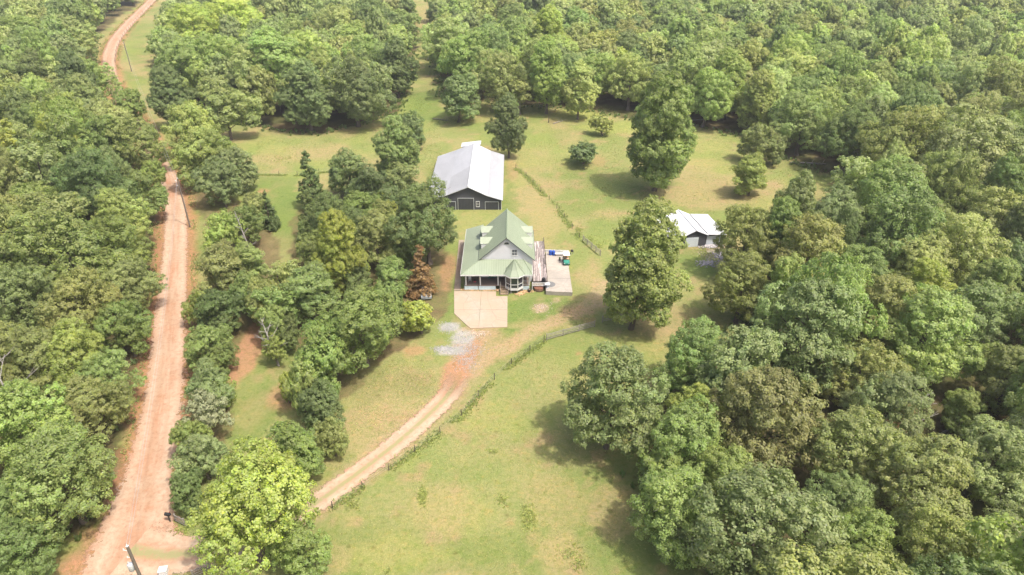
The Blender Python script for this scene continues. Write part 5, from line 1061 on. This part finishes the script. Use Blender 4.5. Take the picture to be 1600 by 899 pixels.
# ------------------------------------------------------------------ grass tufts, weeds and undergrowth
def tufts(name, label, pts, size, tints, seed, nblade=5, wide=.35, up=1.0):
    rs_ = np.random.default_rng(seed); n = len(pts); pts = np.asarray(pts); z = hgt(pts[:, 0], pts[:, 1]); c = np.repeat(np.stack([pts[:, 0], pts[:, 1], z], 1), nblade, 0); m = n * nblade
    s = np.repeat(size * rs_.uniform(.6, 1.4, n), nblade); a = rs_.uniform(0, 6.28, m); ln = rs_.uniform(.2, 1.0, m)
    base = c + np.stack([np.cos(a), np.sin(a), np.zeros(m)], 1) * (s * .25)[:, None]; tip = c + np.stack([np.cos(a) * ln * s * .9, np.sin(a) * ln * s * .9, up * s * rs_.uniform(.6, 1.1, m)], 1)
    side = np.stack([-np.sin(a), np.cos(a), np.zeros(m)], 1) * (s * wide)[:, None]; mid = (base + tip) / 2 + np.array([0, 0, 1.]) * (s * .12)[:, None]
    V = np.stack([base, mid - side, tip, mid + side], 1).reshape(-1, 3); F = np.arange(4 * m).reshape(-1, 4)
    vy = np.repeat(np.repeat(np.stack([rs_.uniform(.2, .75, n), rs_.uniform(.2, .8, n), rs_.uniform(.3, .8, n), np.ones(n)], 1), nblade, 0), 4, 0)
    me = quads_mesh(name, V, F, M['leaf'], vy); o = tag(mesh_obj(name, me), label, None, None, 'stuff'); o.color = (*tints, 1); return o
rs = np.random.default_rng(77)
PASTURE = ground_pts([(500, 905), (560, 775), (700, 665), (800, 575), (860, 540), (960, 515), (1010, 560), (960, 640), (960, 760), (1080, 905)])
PAST2 = ground_pts([(800, 262), (820, 195), (1000, 195), (1150, 215), (1300, 270), (1240, 330), (1120, 335), (1060, 400), (940, 380), (880, 330)])
LAWN = ground_pts([(793, 470), (860, 468), (930, 470), (930, 500), (860, 528), (780, 590), (700, 660), (745, 580), (793, 515)])
LAWN2 = ground_pts([(520, 740), (560, 620), (620, 555), (690, 540), (700, 590), (640, 670)])
FIELD3 = ground_pts([(400, 270), (400, 220), (560, 205), (690, 190), (690, 270), (640, 260), (520, 270)])
def fill(P, n):
    Pa = np.array([p[:2] for p in P]); lo = Pa.min(0); hi = Pa.max(0); X = rs.uniform(lo[0], hi[0], n * 3); Y = rs.uniform(lo[1], hi[1], n * 3); k = inpoly(X, Y, P) & (vn2(X, Y, 5, 3) + rs.uniform(-.2, .2, len(X)) > .45); return np.stack([X[k], Y[k]], 1)[:n]
tufts("pasture_grass", "uneven green and straw-coloured grass tufts of the near pasture", fill(PASTURE, 6000), .10, (.38, .37, .16), 1, up=.5)
tufts("meadow_grass", "grass tufts of the far pasture behind the fence", np.concatenate([fill(PAST2, 6000), fill(FIELD3, 3500)]), .18, (.36, .36, .15), 2, up=.4)
tufts("lawn_grass", "short lawn grass around the farmhouse and drive", np.concatenate([fill(LAWN, 1800), fill(LAWN2, 2200)]), .12, (.34, .36, .14), 3, up=.4)
def along(L, n, w_): i = rs.integers(0, len(L) - 1, n); t = rs.random((n, 1)); return L[i] + (L[i + 1] - L[i]) * t + rs.normal(size=(n, 2)) * w_
cl = lambda L, n, w_, th=.45: (lambda p: p[vn3(p[:, 0], p[:, 1], 4, 2) > th])(along(L, n, w_))
tufts("roadside_weeds", "tall green weeds growing under the wire fences", np.concatenate([cl(f1, 1700, .4, .36), cl(f2, 1700, .45, .34), cl(f3, 1100, .3, .3), cl(f4, 200, .5)]), .24, (.36, .40, .15), 4, 6, .16, 1.0)
wp = []
for px, py, hx_, hy_, n in [(660, 775, 6, 12, 160), (826, 808, 10, 18, 260), (785, 780, 8, 8, 60), (770, 706, 6, 3, 40), (905, 885, 14, 8, 60), (550, 790, 10, 6, 80), (605, 893, 5, 3, 30), (890, 865, 20, 14, 90), (1100, 392, 14, 10, 260), (1115, 405, 10, 8, 140), (905, 360, 6, 5, 120), (920, 375, 10, 5, 140), (935, 385, 8, 5, 120), (700, 190, 20, 4, 160), (905, 172, 40, 4, 260), (655, 165, 14, 14, 300), (440, 250, 20, 6, 120), (285, 830, 8, 6, 50), (735, 478, 0, 0, 1)]:
    for _ in range(n): wp.append(U(px + rs.normal() * hx_ * .6, py + rs.normal() * hy_ * .6)[:2])
tufts("weed_patches", "yellow-green broadleaf weed patches scattered over pastures", wp, .20, (.34, .37, .12), 5, 7, .22, .5)
ra = along(road_c, 9000, .0); sgn_ = np.where(rs.random(len(ra)) < .5, -1, 1); ra = ra + np.stack([sgn_ * (3.1 + np.abs(rs.normal(size=len(ra))) * .7), rs.normal(size=len(ra)) * .5], 1); ra = ra[(dist_line(ra[:, 0], ra[:, 1], road_c) > 2.75) & (ra[:, 1] > 62) & (vn3(ra[:, 0], ra[:, 1], 5, 2) > .42)]
tufts("verge_grass", "ragged grass along both verges of the red dirt road", ra, .26, (.30, .34, .13), 8, 6, .18, .8)
# undergrowth of the woods' edges and floors
ug = []
for P in WOODS:
    Q = [p[:2] for p in P]; L = np.array(Q + [Q[0]]); L = L[(L[:, 1] < 330)]; 
    for i in range(len(L) - 1):
        d = np.linalg.norm(L[i + 1] - L[i])
        if d < 70: k = int(d * 2.2); t = rs.random((k, 1)); ug.append(L[i] + (L[i + 1] - L[i]) * t + rs.normal(size=(k, 2)) * 1.3)
ug = np.concatenate(ug); ug = ug[(dist_line(ug[:, 0], ug[:, 1], road_c) > 4.2) & (dist_line(ug[:, 0], ug[:, 1], drive_c) > 2.6)]
ug = ug[~((ug[:, 0] > -12) & (ug[:, 0] < 12) & (ug[:, 1] > 90) & (ug[:, 1] < 125))]
tufts("undergrowth", "low brush and saplings at the feet of the woodland trees", ug, .62, (.19, .25, .09), 6, 16, .16, 1.1)

# ------------------------------------------------------------------ haze over the whole place
hz = NT("haze_air"); pv = hz.n("ShaderNodeVolumePrincipled"); pv.inputs['Color'].default_value = (.93, .95, 1.0, 1); pv.inputs['Density'].default_value = .00022; pv.inputs['Anisotropy'].default_value = .2
ho = hz.n("ShaderNodeOutputMaterial"); hz.l(pv.outputs[0], ho.inputs['Volume'])
tag(MB().box(-900, 900, -300, 900, -4, 70).build("haze", hz.m), "thin summer haze in the air over the fields and woods", None, None, 'stuff')
